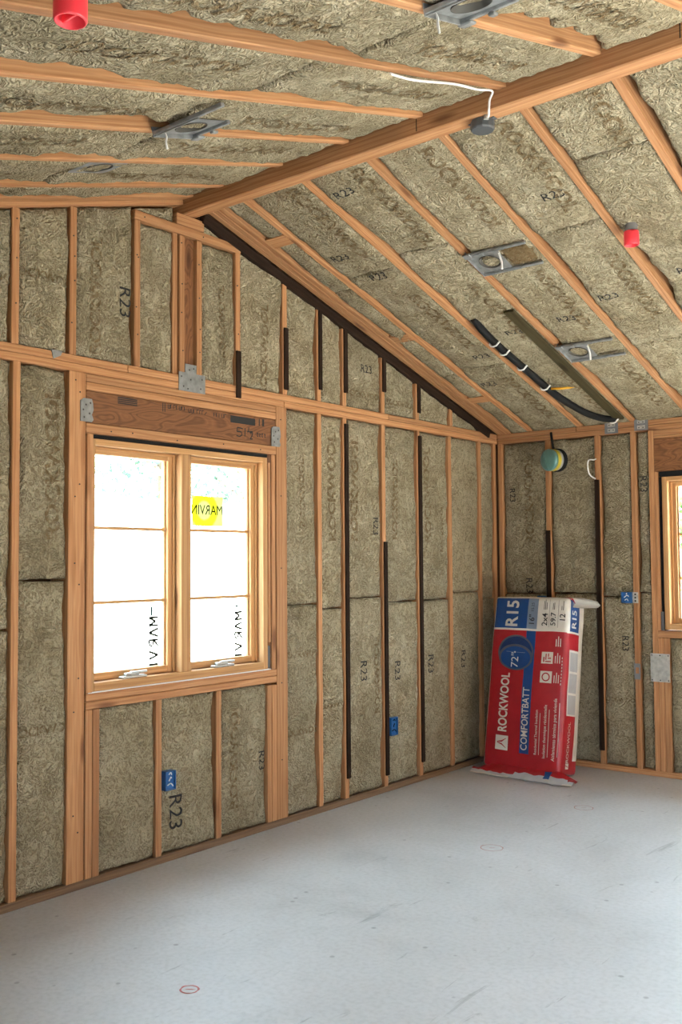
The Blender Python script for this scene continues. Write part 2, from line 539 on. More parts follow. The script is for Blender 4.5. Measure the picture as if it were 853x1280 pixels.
# ------------------------------------------------------------------ mineral wool batts
class Batt:
    def __init__(self, name, parent, O, U, V, Nn, u0, u1, v0, v1, seedv, base=-0.004, amp=1.0, holes=(), step=0.017, depth=0.085, lens=()):
        """u0,u1 floats; v0,v1 floats or functions of u. holes: none. lens: (v,width,inset) extra gaps along the u0 edge."""
        self.O, self.U, self.V, self.N = Vector(O), Vector(U), Vector(V), Vector(Nn)
        self.s = seedv * 7.31; self.u0, self.u1 = u0, u1
        self.v0 = v0 if callable(v0) else (lambda u, c=v0: c)
        self.v1 = v1 if callable(v1) else (lambda u, c=v1: c)
        self.base, self.amp, self.lens = base, amp, lens
        self.flip = self.U.cross(self.V).dot(self.N) < 0
        w = u1 - u0
        nu = max(5, int(w / step))
        L = max(self.v1(u0) - self.v0(u0), self.v1(u1) - self.v0(u1), self.v1((u0 + u1) / 2) - self.v0((u0 + u1) / 2))
        nv = max(5, int(L / step))
        verts, idx = [], {}
        # ring of skirt vertices around the grid: i=-1, nu+1, j=-1, nv+1
        for j in range(-1, nv + 2):
            for i in range(-1, nu + 2):
                tu = min(max(i, 0), nu) / nu; tv = min(max(j, 0), nv) / nv
                skirt = i < 0 or i > nu or j < 0 or j > nv
                ua = u0 + w * tu
                vv = self.v0(ua) + (self.v1(ua) - self.v0(ua)) * tv
                eL, eR = self.edge(vv, 0), self.edge(vv, 1)
                uu = u0 + eL + (w - eL - eR) * tu
                eB, eT = self.edge2(uu, 0), self.edge2(uu, 1)
                va, vb = self.v0(uu) + eB, self.v1(uu) - eT
                vv = va + (vb - va) * tv
                h = -depth if skirt else self.h(uu, vv, tu, tv)
                idx[i, j] = len(verts)
                verts.append(self.O + self.U * uu + self.V * vv + self.N * h)
        faces = []
        for j in range(-1, nv + 1):
            for i in range(-1, nu + 1):
                q = [idx[i, j], idx[i + 1, j], idx[i + 1, j + 1], idx[i, j + 1]]
                faces.append(q[::-1] if self.flip else q)
        self.ob = mesh_obj(name, verts, faces, M_WOOL, parent, smooth=True)

    def edge(self, v, side):
        n = noise.noise(Vector((v * 3.1, self.s + 31 * side, 0.7))) + 0.55 * noise.noise(Vector((v * 11.0, self.s + 57 * side, 3.1)))
        n *= self.amp
        e = 0.004 + (0.016 * n if n > 0 else 0.010 * n) + 0.0025 * noise.noise(Vector((v * 60, self.s, side * 9.0)))
        if side == 0:
            for (c, wd, a) in self.lens:
                x = abs(v - c) / wd
                if x < 1: e += 1.25 * a * (1 - x * x) * (0.75 + 0.5 * noise.noise(Vector((v * 14, self.s, 4.4))))
        return e

    def edge2(self, u, side):
        return 0.004 + 0.007 * noise.noise(Vector((u * 8.0, self.s + 77 * side, 1.7))) + 0.003 * noise.noise(Vector((u * 40, self.s, side * 5.0)))

    def raw(self, u, v):
        n = noise.noise
        return (self.base + self.amp * (0.012 * n(Vector((u * 3.0, v * 2.2, self.s))) + 0.007 * n(Vector((u * 9.0, v * 8.0, self.s + 5)))
                + 0.0050 * n(Vector((u * 24.0, v * 22.0, self.s + 9))) + 0.0030 * n(Vector((u * 45.0, v * 45.0, self.s + 3)))))

    def h(self, u, v, tu=None, tv=None):
        if tu is None:
            tu = (u - self.u0) / (self.u1 - self.u0)
            a, b = self.v0(u), self.v1(u)
            tv = (v - a) / max(b - a, 1e-3)
        w = self.u1 - self.u0
        L = self.v1(u) - self.v0(u)
        d = min(tu * w, (1 - tu) * w, tv * L, (1 - tv) * L)
        return self.raw(u, v) - 0.016 * math.exp(-max(d, 0) / 0.014)

    def mark(self, s, u, v, ang, size, m, name='printed_mark', lift=0.0025, bold=0.0, seg=0.16, sx=1.0):
        vs, fs = text2d(s, seg, bold)
        ca, sa = math.cos(ang), math.sin(ang)
        out = []
        for a, b in vs:
            a *= size * sx; b *= size
            if self.flip: a = -a
            uu, vv = u + a * ca - b * sa, v + a * sa + b * ca
            out.append(self.O + self.U * uu + self.V * vv + self.N * (self.h(uu, vv) + lift))
        f = [q[::-1] for q in fs] if self.flip else fs
        return mesh_obj(name, out, f, m, self.ob, smooth=True)

# ------------------------------------------------------------------ floor
fl = bmesh.new()
bm_box(fl, (-0.14, -9.5, -0.15), (XE + 1.0, 0.14, 0.0))
floor = bm_obj('floor', fl, M_CONC)
tag(floor, 'bare grey trowelled concrete floor slab with faint scuffs', 'floor', kind='structure')

def chalk_ring(x, y, r, m, dot=True):
    bm = bmesh.new()
    seg = 28
    a = [bm.verts.new((x + (r + 0.003 * math.sin(5 * k)) * math.cos(2 * math.pi * k / seg), y + r * 0.95 * math.sin(2 * math.pi * k / seg), 0.0012)) for k in range(seg)]
    b = [bm.verts.new((x + (r - 0.007) * math.cos(2 * math.pi * k / seg), y + (r * 0.95 - 0.007) * math.sin(2 * math.pi * k / seg), 0.0012)) for k in range(seg)]
    for k in range(seg):
        bm.faces.new((a[k], a[(k + 1) % seg], b[(k + 1) % seg], b[k]))
    if dot:
        bm.faces.new([bm.verts.new((x + dx, y + dy, 0.0012)) for dx, dy in ((-.014, -.012), (.012, .004), (.016, .014), (-.010, -.002))])
    return bm_obj('chalk_ring', bm, m, floor)
chalk_ring(1.182, -4.268, 0.036, M_CHALK)['label'] = 'small red chalk ring with a dot nearest the camera'
chalk_ring(1.161, -2.15, 0.062, M_CHALK2)
chalk_ring(1.182, -1.098, 0.060, M_CHALK2)

# ------------------------------------------------------------------ gable wall (wall_left), plane x = 0
WD = 0.14
def roof_z(y):
    return H + P * min(-y, y - YL)

def slab_with_hole(bm, fn, a0, a1, b0, b1, hole):
    """fn(lo2, hi2) adds a box for a rectangle (a,b); hole=(ha0,ha1,hb0,hb1)"""
    ha0, ha1, hb0, hb1 = hole
    fn((a0, b0), (ha0, b1)); fn((ha1, b0), (a1, b1)); fn((ha0, b0), (ha1, hb0)); fn((ha0, hb1), (ha1, b1))

bm = bmesh.new()
G_HOLE = (-3.80, -2.572, 0.886, 2.105)
slab_with_hole(bm, lambda p, q: bm_box(bm, (-WD - 0.02, p[0], p[1]), (-WD, q[0], q[1])), YL - 0.14, 0.14, 0.0, H, G_HOLE)
pr = [(YL - 0.14, H), (0.14, H), (0.14, H + 0.2), (YR, roof_z(YR) + 0.25), (YL - 0.14, H + 0.2)]
va = [bm.verts.new((-WD, y, z)) for y, z in pr]; vb = [bm.verts.new((-WD - 0.02, y, z)) for y, z in pr]
bm.faces.new(va); bm.faces.new(vb[::-1])
for k in range(5):
    bm.faces.new((va[k], vb[k], vb[(k + 1) % 5], va[(k + 1) % 5]))
wall_left = bm_obj('wall_left', bm, M_SHEATH)
tag(wall_left, 'open stud gable wall filled with brown mineral wool around a double window', 'wall', kind='structure')
SHG = [(v.co.x, v.co.y, v.co.z) for v in wall_left.data.vertices]

def stud_l(y, z0, z1, w=0.038, x0=-WD, x1=0.0, m=None, name='stud', label=None):
    return board(name, (x0, y - w / 2, z0), (x1, y + w / 2, z1), wall_left, m, label=label)

ZB0, ZB1 = 2.391, 2.467     # double plate
board('bottom_plate', (-WD, YL, 0), (0.0, -0.04, 0.038), wall_left, M_PLATE, label='dusty brown bottom plate')
# double plate: lower run in two boards, upper run in three with butt joints
board('top_plate', (-WD, YL, ZB0), (0, -2.46, ZB0 + 0.037), wall_left)
board('top_plate', (-WD, -2.457, ZB0), (0, 0.0, ZB0 + 0.037), wall_left)
board('top_plate', (-WD, YL, ZB0 + 0.039), (0, -3.60, ZB1), wall_left)
board('top_plate', (-WD, -3.597, ZB0 + 0.039), (0, -1.43, ZB1), wall_left)
board('top_plate', (-WD, -1.427, ZB0 + 0.039), (0, 0.0, ZB1), wall_left)

LOW = [-6.25, -5.84, -5.434, -5.03, -4.62, -4.214, -2.142, -1.895, -1.489, -1.084, -0.684, -0.269]
for y in LOW:
    stud_l(y, 0.038, ZB0)
stud_l(-0.045, 0.038, ZB0, name='corner_stud')
# window framing
stud_l(-3.893, 0.038, ZB0, w=0.094, name='king_stud')
stud_l(-3.8185, 0.038, 0.811, name='trimmer_stud'); stud_l(-3.819, 0.888, 2.107, w=0.036, name='trimmer_stud')
stud_l(-3.777, 0.038, 0.811, name='cripple_stud')
stud_l(-3.397, 0.038, 0.811, name='cripple_stud'); stud_l(-2.985, 0.038, 0.811, name='cripple_stud')
stud_l(-2.590, 0.038, 0.799, w=0.037, name='cripple_stud'); stud_l(-2.549, 0.038, 0.799, w=0.037, name='trimmer_stud')
stud_l(-2.553, 0.888, 2.107, w=0.032, name='trimmer_stud')
stud_l(-2.4835, 0.038, ZB0, w=0.092, name='king_stud')
board('window_sill_board', (-WD, -3.838, 0.812), (0.001, -2.531, 0.848), wall_left)
board('window_sill_board', (-WD, -3.838, 0.850), (0.001, -2.531, 0.886), wall_left)
HY0, HY1 = -3.845, -2.530
board('header_board', (-WD, HY0, 2.352), (0, HY1, 2.389), wall_left)
board('header_board', (-WD, HY0, 2.312), (0, HY1, 2.350), wall_left)
board('header_beam', (-WD, HY0, 2.158), (-0.002, HY1, 2.310), wall_left, M_LVL, label='dark veneer header beam with stamped and hand written marks')
board('header_board', (-WD, HY0, 2.109), (0.001, HY1, 2.156), wall_left)
hdr = wall_left.children[-2]

def flat_marks(name, polys, fn, m, parent):
    vs, fs = [], []
    for p in polys:
        i = len(vs)
        vs += [fn(a, b) for a, b in p]
        fs.append(list(range(i, i + len(p))))
    return mesh_obj(name, vs, fs, m, parent)

def stroke(pts, w):
    out = []
    for (a, b), (c, d) in zip(pts[:-1], pts[1:]):
        L = math.hypot(c - a, d - b) or 1
        nx, ny = -(d - b) / L * w / 2, (c - a) / L * w / 2
        out.append([(a + nx, b + ny), (a - nx, b - ny), (c - nx, d - ny), (c + nx, d + ny)])
    return out

gx = lambda d: (lambda a, b: (d, a, b))
# stamped, upside-down lettering, too worn to read, and hand written 51 1/2
rnd = random.Random(3)
ink = []
def squiggle(y0, y1, z, h):
    y = y0
    while y < y1:
        w = rnd.uniform(0.010, 0.016)
        k = rnd.randrange(4)
        if k == 0: ink.extend(stroke([(y, z), (y, z + h), (y + w, z + h)], 0.004))
        elif k == 1: ink.extend(stroke([(y, z + h), (y, z), (y + w, z), (y + w, z + h)], 0.004))
        elif k == 2: ink.extend(stroke([(y, z), (y + w, z + h * 0.8)], 0.004))
        else: ink.extend(stroke([(y, z), (y, z + h)], 0.005))
        y += w + 0.006
squiggle(-3.34, -3.22, 2.283, 0.020); squiggle(-3.20, -3.075, 2.277, 0.020); squiggle(-3.02, -2.92, 2.276, 0.020)
for y in (-3.375, -3.362): ink.extend(stroke([(y, 2.262), (y, 2.306)], 0.005))
for y in (-2.668, -2.640, -2.632): ink.extend(stroke([(y, 2.262), (y, 2.302)], 0.008))
for k in range(4): ink.extend(stroke([(-3.66 + 0.0 * k, 2.272 + 0.009 * k), (-3.54, 2.272 + 0.009 * k)], 0.006))
ink.append([(-2.895, 2.258), (-2.70, 2.258), (-2.70, 2.297), (-2.895, 2.297)])
flat_marks('stamped_print', ink, gx(-0.0008), M_INK, hdr)
hw = []
hw += stroke([(-2.800, 2.232), (-2.842, 2.236), (-2.846, 2.212), (-2.812, 2.214), (-2.806, 2.196), (-2.826, 2.186), (-2.850, 2.190)], 0.0065)
hw += stroke([(-2.782, 2.238), (-2.784, 2.190)], 0.0065)
hw += stroke([(-2.752, 2.244), (-2.756, 2.222)], 0.0065) + stroke([(-2.766, 2.218), (-2.722, 2.224)], 0.0065)
hw += stroke([(-2.745, 2.214), (-2.722, 2.218), (-2.726, 2.200), (-2.742, 2.180), (-2.722, 2.182)], 0.0065)
for i, y in enumerate((-2.690, -2.672, -2.652, -2.630)):
    hw += stroke([(y, 2.216), (y + 0.012, 2.221 - 0.004 * (i % 2)), (y + 0.004, 2.202), (y + 0.014, 2.200)], 0.005)
flat_marks('handwritten_measure', hw, gx(-0.0004), M_INK, hdr)

# upper wall studs up to the rake
UP = [-5.84, -5.434, -5.03, -4.62, -4.225, -3.921, -3.541, -2.835, -2.449, -2.142, -1.895, -1.489, -1.088, -0.660]
for y in UP:
    z1 = {-3.541: 3.208, -2.835: 3.214}.get(y, roof_z(y) - 0.024)
    stud_l(y, ZB1, z1)
stud_l(-3.285, ZB1, 3.268, w=0.034, x1=-0.012, label='recessed brown stud beside the ridge post')
stud_l(-3.2465, ZB1, 3.206, w=0.036); stud_l(-3.124, ZB1, 3.206)
board('ridge_post', (-WD, -3.226, ZB1), (-0.022, -3.146, 3.206), wall_left, m=M_LVL, label='dark recessed ridge post')
board('short_plate', (-WD, -3.562, 3.210), (0.004, -2.815, 3.256), wall_left)
board('post_block', (-WD, -3.285, 3.258), (0.002, -3.090, 3.318), wall_left)

def rake_frame(side):
    # local x = world x, local y = up slope, local z = room-facing normal
    if side == 'R':
        m = Matrix(((1, 0, 0), (0, -CS, SN), (0, -SN, -CS))).transposed()
        o = Vector((0, 0, H))
        m = Matrix(((1, 0, 0, o.x), (0, -CS, -SN, o.y), (0, SN, -CS, o.z), (0, 0, 0, 1)))
    else:
        m = Matrix(((1, 0, 0, 0), (0, CS, SN, YL), (0, SN, -CS, H), (0, 0, 0, 1)))
    return m
FR, FL = rake_frame('R'), rake_frame('L')
SLR = 3.1443 / CS            # right slope length to the ridge beam
SLL = (-3.231 - YL) / CS
board('rake_plate', (-WD, 0.0, -0.020), (0.0, SLL - 0.01, 0.022), wall_left, frame=FL)
board('rake_plate', (-WD, 0.0, -0.060), (0.002, 2.35, -0.022), wall_left, frame=FL)
board('rake_plate', (-WD, 2.352, -0.060), (0.002, SLL - 0.01, -0.022), wall_left, frame=FL)
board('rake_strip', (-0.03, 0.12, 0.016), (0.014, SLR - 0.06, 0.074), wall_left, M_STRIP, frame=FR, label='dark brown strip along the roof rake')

# dark strips on stud faces
def strip_l(y, z0, z1, w=0.036):
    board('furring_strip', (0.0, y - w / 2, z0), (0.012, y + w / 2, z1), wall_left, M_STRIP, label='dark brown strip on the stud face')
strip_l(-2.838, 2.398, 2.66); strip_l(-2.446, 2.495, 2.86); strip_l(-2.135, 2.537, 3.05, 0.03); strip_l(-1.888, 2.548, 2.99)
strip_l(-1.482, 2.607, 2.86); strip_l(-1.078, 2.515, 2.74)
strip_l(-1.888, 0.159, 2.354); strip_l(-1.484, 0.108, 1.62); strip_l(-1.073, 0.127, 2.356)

# nail heads, all one part
bm = bmesh.new()
def nail_at(bm, c, n):
    r = bmesh.ops.create_cone(bm, cap_ends=True, segments=6, radius1=0.0042, radius2=0.0036, depth=0.003)
    q = Vector((0, 0, 1)).rotation_difference(Vector(n)).to_matrix()
    for v in r['verts']: v.co = Vector(c) + q @ v.co
rn = random.Random(5)
for y in UP[4:8]:
    for z in (2.62, 2.80, 2.98, 3.06):
        if z < roof_z(y) - 0.06: nail_at(bm, (0.001, y + rn.uniform(-.008, .008), z + rn.uniform(-.06, .06)), (1, 0, 0))
for y in (-3.247, -3.124):
    for z in (2.56, 2.75, 2.93, 3.12): nail_at(bm, (0.001, y + rn.uniform(-.006, .006), z + rn.uniform(-.05, .05)), (1, 0, 0))
for y in (-3.50, -3.1, -2.84): nail_at(bm, (0.005, y, 3.232), (1, 0, 0))
for y in (-3.70, -3.57, -3.28, -2.95, -2.66): nail_at(bm, (0.002, y, 2.13 + rn.uniform(-.008, .008)), (1, 0, 0))
for y in (-3.88, -3.905, -2.49):
    for z in (0.3, 0.9, 1.4, 1.9, 2.3): nail_at(bm, (0.001, y, z + rn.uniform(-.1, .1)), (1, 0, 0))
nl = bm_obj('nail_heads', bm, M_NAIL, wall_left); nl['kind'] = 'stuff'

# steel plates
def steel_plate(name, parent, polys, fn, m, t, holes=(), holefn=None):
    """outline polygon in (a,b), extruded by t along fn's third argument"""
    bm = bmesh.new()
    for p in polys:
        lo = [bm.verts.new(fn(a, b, 0)) for a, b in p]; hi = [bm.verts.new(fn(a, b, t)) for a, b in p]
        bm.faces.new(lo); bm.faces.new(hi[::-1])
        for k in range(len(p)):
            bm.faces.new((lo[k], hi[k], hi[(k + 1) % len(p)], lo[(k + 1) % len(p)]))
    o = bm_obj(name, bm, m, parent)
    if holes:
        bm = bmesh.new()
        for a, b in holes:
            r = 0.005
            c = [bm.verts.new(fn(a + r * math.cos(k), b + r * math.sin(k), t + 0.0006)) for k in (0, 1.05, 2.1, 3.14, 4.2, 5.24)]
            bm.faces.new(c)
        h = bm_obj('nail_hole', bm, M_NAIL, o); h['kind'] = 'stuff'
    return o
gxt = lambda a, b, t: (0.0012 + t, a, b)
def rect(a0, a1, b0, b1): return [(a0, b0), (a1, b0), (a1, b1), (a0, b1)]
steel_plate('tee_plate', wall_left, [[(-3.272, 2.386), (-3.087, 2.386), (-3.087, 2.484), (-3.150, 2.484), (-3.150, 2.530), (-3.228, 2.530), (-3.228, 2.484), (-3.272, 2.484)]], gxt, M_GALV, 0.003,
            holes=[(-3.24, 2.41), (-3.19, 2.45), (-3.12, 2.41), (-3.11, 2.46), (-3.21, 2.40), (-3.17, 2.51), (-3.2, 2.5), (-3.255, 2.46)])
def jag(a0, a1, b0, b1):
    bump = 0.010
    return [(a0, b0), (a1 - bump, b0), (a1, b0 + 0.012), (a1 - bump, b0 + 0.035), (a1, b0 + 0.06), (a1 - 0.004, b1 - 0.02), (a1 - bump, b1), (a0 + 0.02, b1), (a0, b1 - 0.012)]
steel_plate('corner_plate', wall_left, [jag(-3.880, -3.806, 2.160, 2.270)], gxt, M_GALV, 0.004, holes=[(-3.86, 2.18), (-3.83, 2.20), (-3.85, 2.24), (-3.825, 2.25), (-3.865, 2.215)])
steel_plate('corner_plate', wall_left, [jag(-2.573, -2.495, 2.155, 2.270)], gxt, M_GALV, 0.004, holes=[(-2.55, 2.18), (-2.52, 2.20), (-2.54, 2.24), (-2.515, 2.25), (-2.555, 2.215)])
steel_plate('plate_clip', wall_left, [[(-4.03, 2.43), (-3.99, 2.45), (-3.98, 2.472), (-4.04, 2.472)]], gxt, M_GALV, 0.003)

# batts of the gable wall
def batt_l(y0, y1, z0, z1, **kw):
    batt_l.k += 1
    return Batt('insulation_batt', wall_left, (0, 0, 0), (0, 1, 0), (0, 0, 1), (1, 0, 0), y0, y1, z0, z1, batt_l.k, **kw)
batt_l.k = 0
edges_low = [(-5.421, -5.049), (-5.011, -4.639), (-4.601, -4.233), (-4.195, -3.940), (-2.438, -2.161), (-2.123, -1.914), (-1.876, -1.508), (-1.470, -1.103), (-1.065, -0.703), (-0.665, -0.288), (-0.250, -0.064)]
GB = {}
for k, (a, b) in enumerate(edges_low):
    j = 1.235 + 0.03 * math.sin(k * 2.3)
    if k == 3: j = 1.42
    GB[k, 0] = batt_l(a, b, 0.040, j)
    GB[k, 1] = batt_l(a, b, j, ZB0 - 0.002)
GW = [batt_l(-3.758, -3.416, 0.040, 0.810), batt_l(-3.378, -3.004, 0.040, 0.810), batt_l(-2.966, -2.609, 0.040, 0.808)]
ups = [-5.44] + UP[2:]
rk = lambda u: roof_z(u) - 0.022
GU = {}
def up_batt(a, b, top=None, key=None):
    GU[key] = batt_l(a, b, ZB1 + 0.002, top or rk)
up_batt(-5.011, -4.639, key='a'); up_batt(-4.601, -4.244, key='b'); up_batt(-4.206, -3.940, key='c'); up_batt(-3.902, -3.560, key='d')
up_batt(-3.522, -3.302, 3.208, 'e'); up_batt(-3.105, -2.854, 3.208, 'f')
rk2 = lambda u: min(roof_z(u), roof_z(-3.09)) - 0.03
batt_l(-3.55, -3.290, 3.258, lambda u: roof_z(u) - 0.03)
batt_l(-3.088, -2.835, 3.258, lambda u: max(roof_z(u) - 0.03, 3.30))
rr = lambda u: roof_z(u) - 0.05
up_batt(-2.816, -2.468, rr, 'g'); up_batt(-2.430, -2.161, rr, 'h'); up_batt(-2.123, -1.914, rr, 'i'); up_batt(-1.876, -1.508, rr, 'j')
up_batt(-1.470, -1.107, rr, 'k'); up_batt(-1.069, -0.679, rr, 'l'); up_batt(-0.641, -0.20, rr, 'm')

Q = math.pi / 2
RW = 'ROCKWOOL'
def band(b, u, v, ang, size=0.105): b.mark(RW, u, v, ang, size, M_BURN, sx=1.12, bold=0.035)
def r23(b, u, v, ang, size=0.085): b.mark('R23', u, v, ang, size, M_INK, name='rating_print', seg=0.3)
band(GB[3, 1], -4.02, 1.95, Q); band(GB[3, 0], -4.05, 0.75, 0, 0.055)
band(GB[2, 1], -4.33, 1.9, Q)
band(GW[2], -2.87, 0.45, Q, 0.085); r23(GW[2], -2.65, 0.39, -Q, 0.07)
GW[1].mark('R23', -3.285, 0.235, -Q, 0.115, M_INK, name='rating_print', seg=0.3)
band(GB[4, 0], -2.30, 0.95, 0, 0.05); band(GB[4, 0], -2.30, 0.50, 0, 0.05); band(GB[4, 1], -2.30, 1.9, Q, 0.06)
band(GB[5, 1], -2.02, 1.95, Q, 0.10); band(GB[5, 0], -2.02, 0.62, 0, 0.035)
band(GB[6, 1], -1.80, 1.95, Q, 0.10); band(GB[6, 0], -1.58, 0.75, Q, 0.07); r23(GB[6, 0], -1.72, 0.80, -Q)
band(GB[7, 1], -1.36, 1.9, Q, 0.08); r23(GB[7, 0], -1.36, 0.77, -Q); r23(GB[6, 1], -1.58, 1.72, -Q, 0.075)
band(GB[8, 1], -0.98, 1.95, Q, 0.10); r23(GB[8, 0], -0.96, 0.78, -Q); band(GB[8, 1], -0.8, 1.72, Q, 0.05)
r23(GB[9, 0], -0.54, 0.78, -Q)
r23(GU['d'], -3.62, 2.775, -Q, 0.10); band(GU['d'], -3.79, 2.77, Q, 0.085); band(GU['c'], -4.07, 2.80, 0, 0.055); band(GU['b'], -4.4, 2.75, 0, 0.06)
r23(GU['j'], -1.67, 2.73, 0, 0.075); band(GU['j'], -1.69, 2.56, 0, 0.055); band(GU['f'], -2.96, 2.8, Q, 0.06); band(GU['k'], -1.29, 2.55, 0, 0.05)
band(GU['g'], -2.62, 2.7, Q, 0.08)

# ------------------------------------------------------------------ eave wall (wall_right), plane y = 0
W2 = (1.245, 2.20, 1.000, 2.100)
bm = bmesh.new()
sheet_r = lambda p, q: bm_box(bm, (p[0], WD, p[1]), (q[0], WD + 0.02, q[1]))
slab_with_hole(bm, sheet_r, -0.16, XE, 0.0, H + 0.22, W2)
wall_right = bm_obj('wall_right', bm, M_SHEATH)
tag(wall_right, 'open stud eave wall filled with brown mineral wool behind the red bag', 'wall', kind='structure')
def stud_r(x0, x1, z0, z1, name='stud', m=None, label=None):
    return board(name, (x0, 0, z0), (x1, WD, z1), wall_right, m, label=label)
board('bottom_plate', (0.002, 0.0, 0), (XE, WD, 0.038), wall_right)
board('top_plate', (0.0, -0.001, ZB0), (2.2, WD, ZB0 + 0.037), wall_right); board('top_plate', (2.203, -0.001, ZB0), (XE, WD, ZB0 + 0.037), wall_right)
board('top_plate', (0.0, -0.001, ZB0 + 0.039), (0.66, WD, ZB1), wall_right); board('top_plate', (0.663, -0.001, ZB0 + 0.039), (XE, WD, ZB1), wall_right)
stud_r(0.002, 0.040, 0.038, ZB0, 'corner_stud'); stud_r(0.406, 0.444, 0.038, ZB0); stud_r(0.800, 0.838, 0.038, ZB0); stud_r(1.069, 1.107, 0.038, ZB0)
stud_r(1.200, 1.238, 0.038, ZB0, 'king_stud')
stud_r(1.240, 1.262, W2[2], 2.10, 'trimmer_stud')
stud_r(1.240, 1.278, 0.038, 0.951, 'cripple_stud'); stud_r(1.280, 1.318, 0.038, 0.951, 'cripple_stud')
for x in (1.68, 2.09): stud_r(x, x + 0.038, 0.038, 0.951, 'cripple_stud')
stud_r(2.206, 2.244, 0.038, ZB0, 'king_stud')
for x in (2.60, 3.01, 3.420, 3.83, 4.24, 4.65, 5.05, 5.45, 5.85): stud_r(x, x + 0.038, 0.038, ZB0)
board('window_sill_board', (1.240, -0.001, 0.953), (2.204, WD, 0.999), wall_right)
board('header_board', (1.240, 0, 2.352), (2.204, WD, 2.389), wall_right); board('header_board', (1.240, 0, 2.332), (2.204, WD, 2.350), wall_right)
board('header_beam', (1.240, 0.003, 2.102), (2.204, WD, 2.330), wall_right, M_LVL, label='dark veneer header beam over the right window')
def strip_r(x, z0, z1):
    board('furring_strip', (x, -0.012, z0), (x + 0.038, 0.0, z1), wall_right, M_STRIP, label='dark brown strip on the stud face')
strip_r(0.404, 0.55, 1.713); strip_r(0.799, 0.135, 2.068)
def batt_r(x0, x1, z0, z1, **kw):
    batt_r.k += 1
    return Batt('insulation_batt', wall_right, (0, 0, 0), (1, 0, 0), (0, 0, 1), (0, -1, 0), x0, x1, z0, z1, batt_r.k, **kw)
batt_r.k = 100
ER = {}
for k, (a, b) in enumerate([(0.042, 0.404), (0.446, 0.798), (0.840, 1.067), (1.109, 1.198)]):
    j = 1.24 + 0.05 * math.sin(3 * k)
    ER[k, 0] = batt_r(a, b, 0.040, j, base=-0.010); ER[k, 1] = batt_r(a, b, j, ZB0 - 0.002, base=-0.010)
EW = [batt_r(a, b, 0.040, 0.950) for a, b in ((1.320, 1.678), (1.72, 2.088))]
for a, b in ((2.25, 2.598), (2.64, 3.008), (3.05, 3.418), (3.46, 3.828)): batt_r(a, b, 0.04, ZB0 - 0.002)
band(ER[0, 1], 0.27, 1.95, Q, 0.10); r23(ER[0, 1], 0.12, 1.99, -Q, 0.07); r23(ER[3, 1], 1.155, 2.02, -Q, 0.075); band(ER[2, 0], 0.95, 0.50, 0, 0.04)
r23(ER[2, 0], 1.0, 0.90, -Q, 0.07); r23(ER[0, 1], 0.25, 1.3, -Q, 0.075)
# steel ties and plates of the eave wall
ryt = lambda a, b, t: (a, -0.0014 - t, b)
for x0, x1, zo in ((0.885, 0.985, 0.0), (1.105, 1.205, 0.004)):
    p = steel_plate('plate_tie', wall_right, [rect(x0, x1, 2.394 + zo, 2.474 + zo)], ryt, M_GREYP, 0.002)
    for z in (2.405, 2.443):
        steel_plate('nail_plate', p, [rect(x0 + 0.022, x1 - 0.022, z + zo, z + 0.024 + zo)], lambda a, b, t: (a, -0.0036 - t, b), M_STEELPL, 0.002, holes=[(x0 + 0.035, z + 0.012), (x1 - 0.035, z + 0.012)])
p = steel_plate('nail_plate', wall_right, [rect(1.184, 1.320, 0.648, 0.842)], ryt, M_STEELPL, 0.003,
                holes=[(a, b) for a in (1.195, 1.252, 1.309) for b in (0.660, 0.830)])
p['label'] = 'large pale steel nail plate'
p = steel_plate('stud_clip', wall_right, [rect(1.066, 1.110, 0.655, 0.695), rect(1.066, 1.076, 0.69, 0.74), rect(1.100, 1.110, 0.69, 0.74), rect(1.066, 1.110, 0.738, 0.765)], ryt, M_GREYP, 0.002)

# ------------------------------------------------------------------ ceiling: deck, rafters, batts, ridge beam
bm = bmesh.new()
def deck(fr, s0, s1):
    r = bmesh.ops.create_cube(bm, size=1.0)
    for v in r['verts']:
        x = -0.3 + (v.co.x + 0.5) * (XE + 0.6)
        v.co = fr @ Vector((x, s0 + (v.co.y + 0.5) * (s1 - s0), -0.26 + (v.co.z + 0.5) * 0.03 - 0.015))
deck(FR, -0.55, 3.19 / CS + 0.06); deck(FL, -0.35, 3.19 / CS + 0.06)
ceiling = bm_obj('ceiling', bm, M_ROOFWOOD)
tag(ceiling, 'sloping rafter ceiling packed with brown mineral wool batts on both sides of the ridge', 'ceiling', kind='structure')

RX = [0.281 + 0.4045 * k for k in range(14)]
def rafter(fr, x, L, w=0.038, name='rafter', d=0.20):
    return board(name, (x - w / 2, -0.12, -d), (x + w / 2, L, 0.0), ceiling, frame=fr)
for x in RX:
    if x < XE - 0.1:
        rafter(FR, x, SLR); rafter(FL, x, SLL)
for k, x in enumerate((0.019, 0.058, 0.097)):
    rafter(FR, x, SLR, w=0.0375, name='gable_rafter')
rafter(FL, 0.04, SLL, w=0.07, name='gable_rafter')
for y in (-2.70, -1.54, -0.59):
    s = -y / CS
    board('block', (0.118, s - 0.045, -0.05), (0.260, s + 0.045, -0.002), ceiling, frame=FR)
beam = board('ridge_beam', (-0.13, -3.231, 3.3245), (XE, -3.1443, 3.64), ceiling, bev=0.006, label='large ridge beam running over the room from the gable wall')
# small steel keepers and a bolt on the beam side
for x, z in ((1.478, 3.372), (2.62, 3.385)):
    b_ = bmesh.new(); bm_box(b_, (x - 0.003, -3.2318, z - 0.03), (x + 0.001, -3.231, z + 0.03))
    bm_obj('saw_kerf', b_, M_BLACK, ceiling)

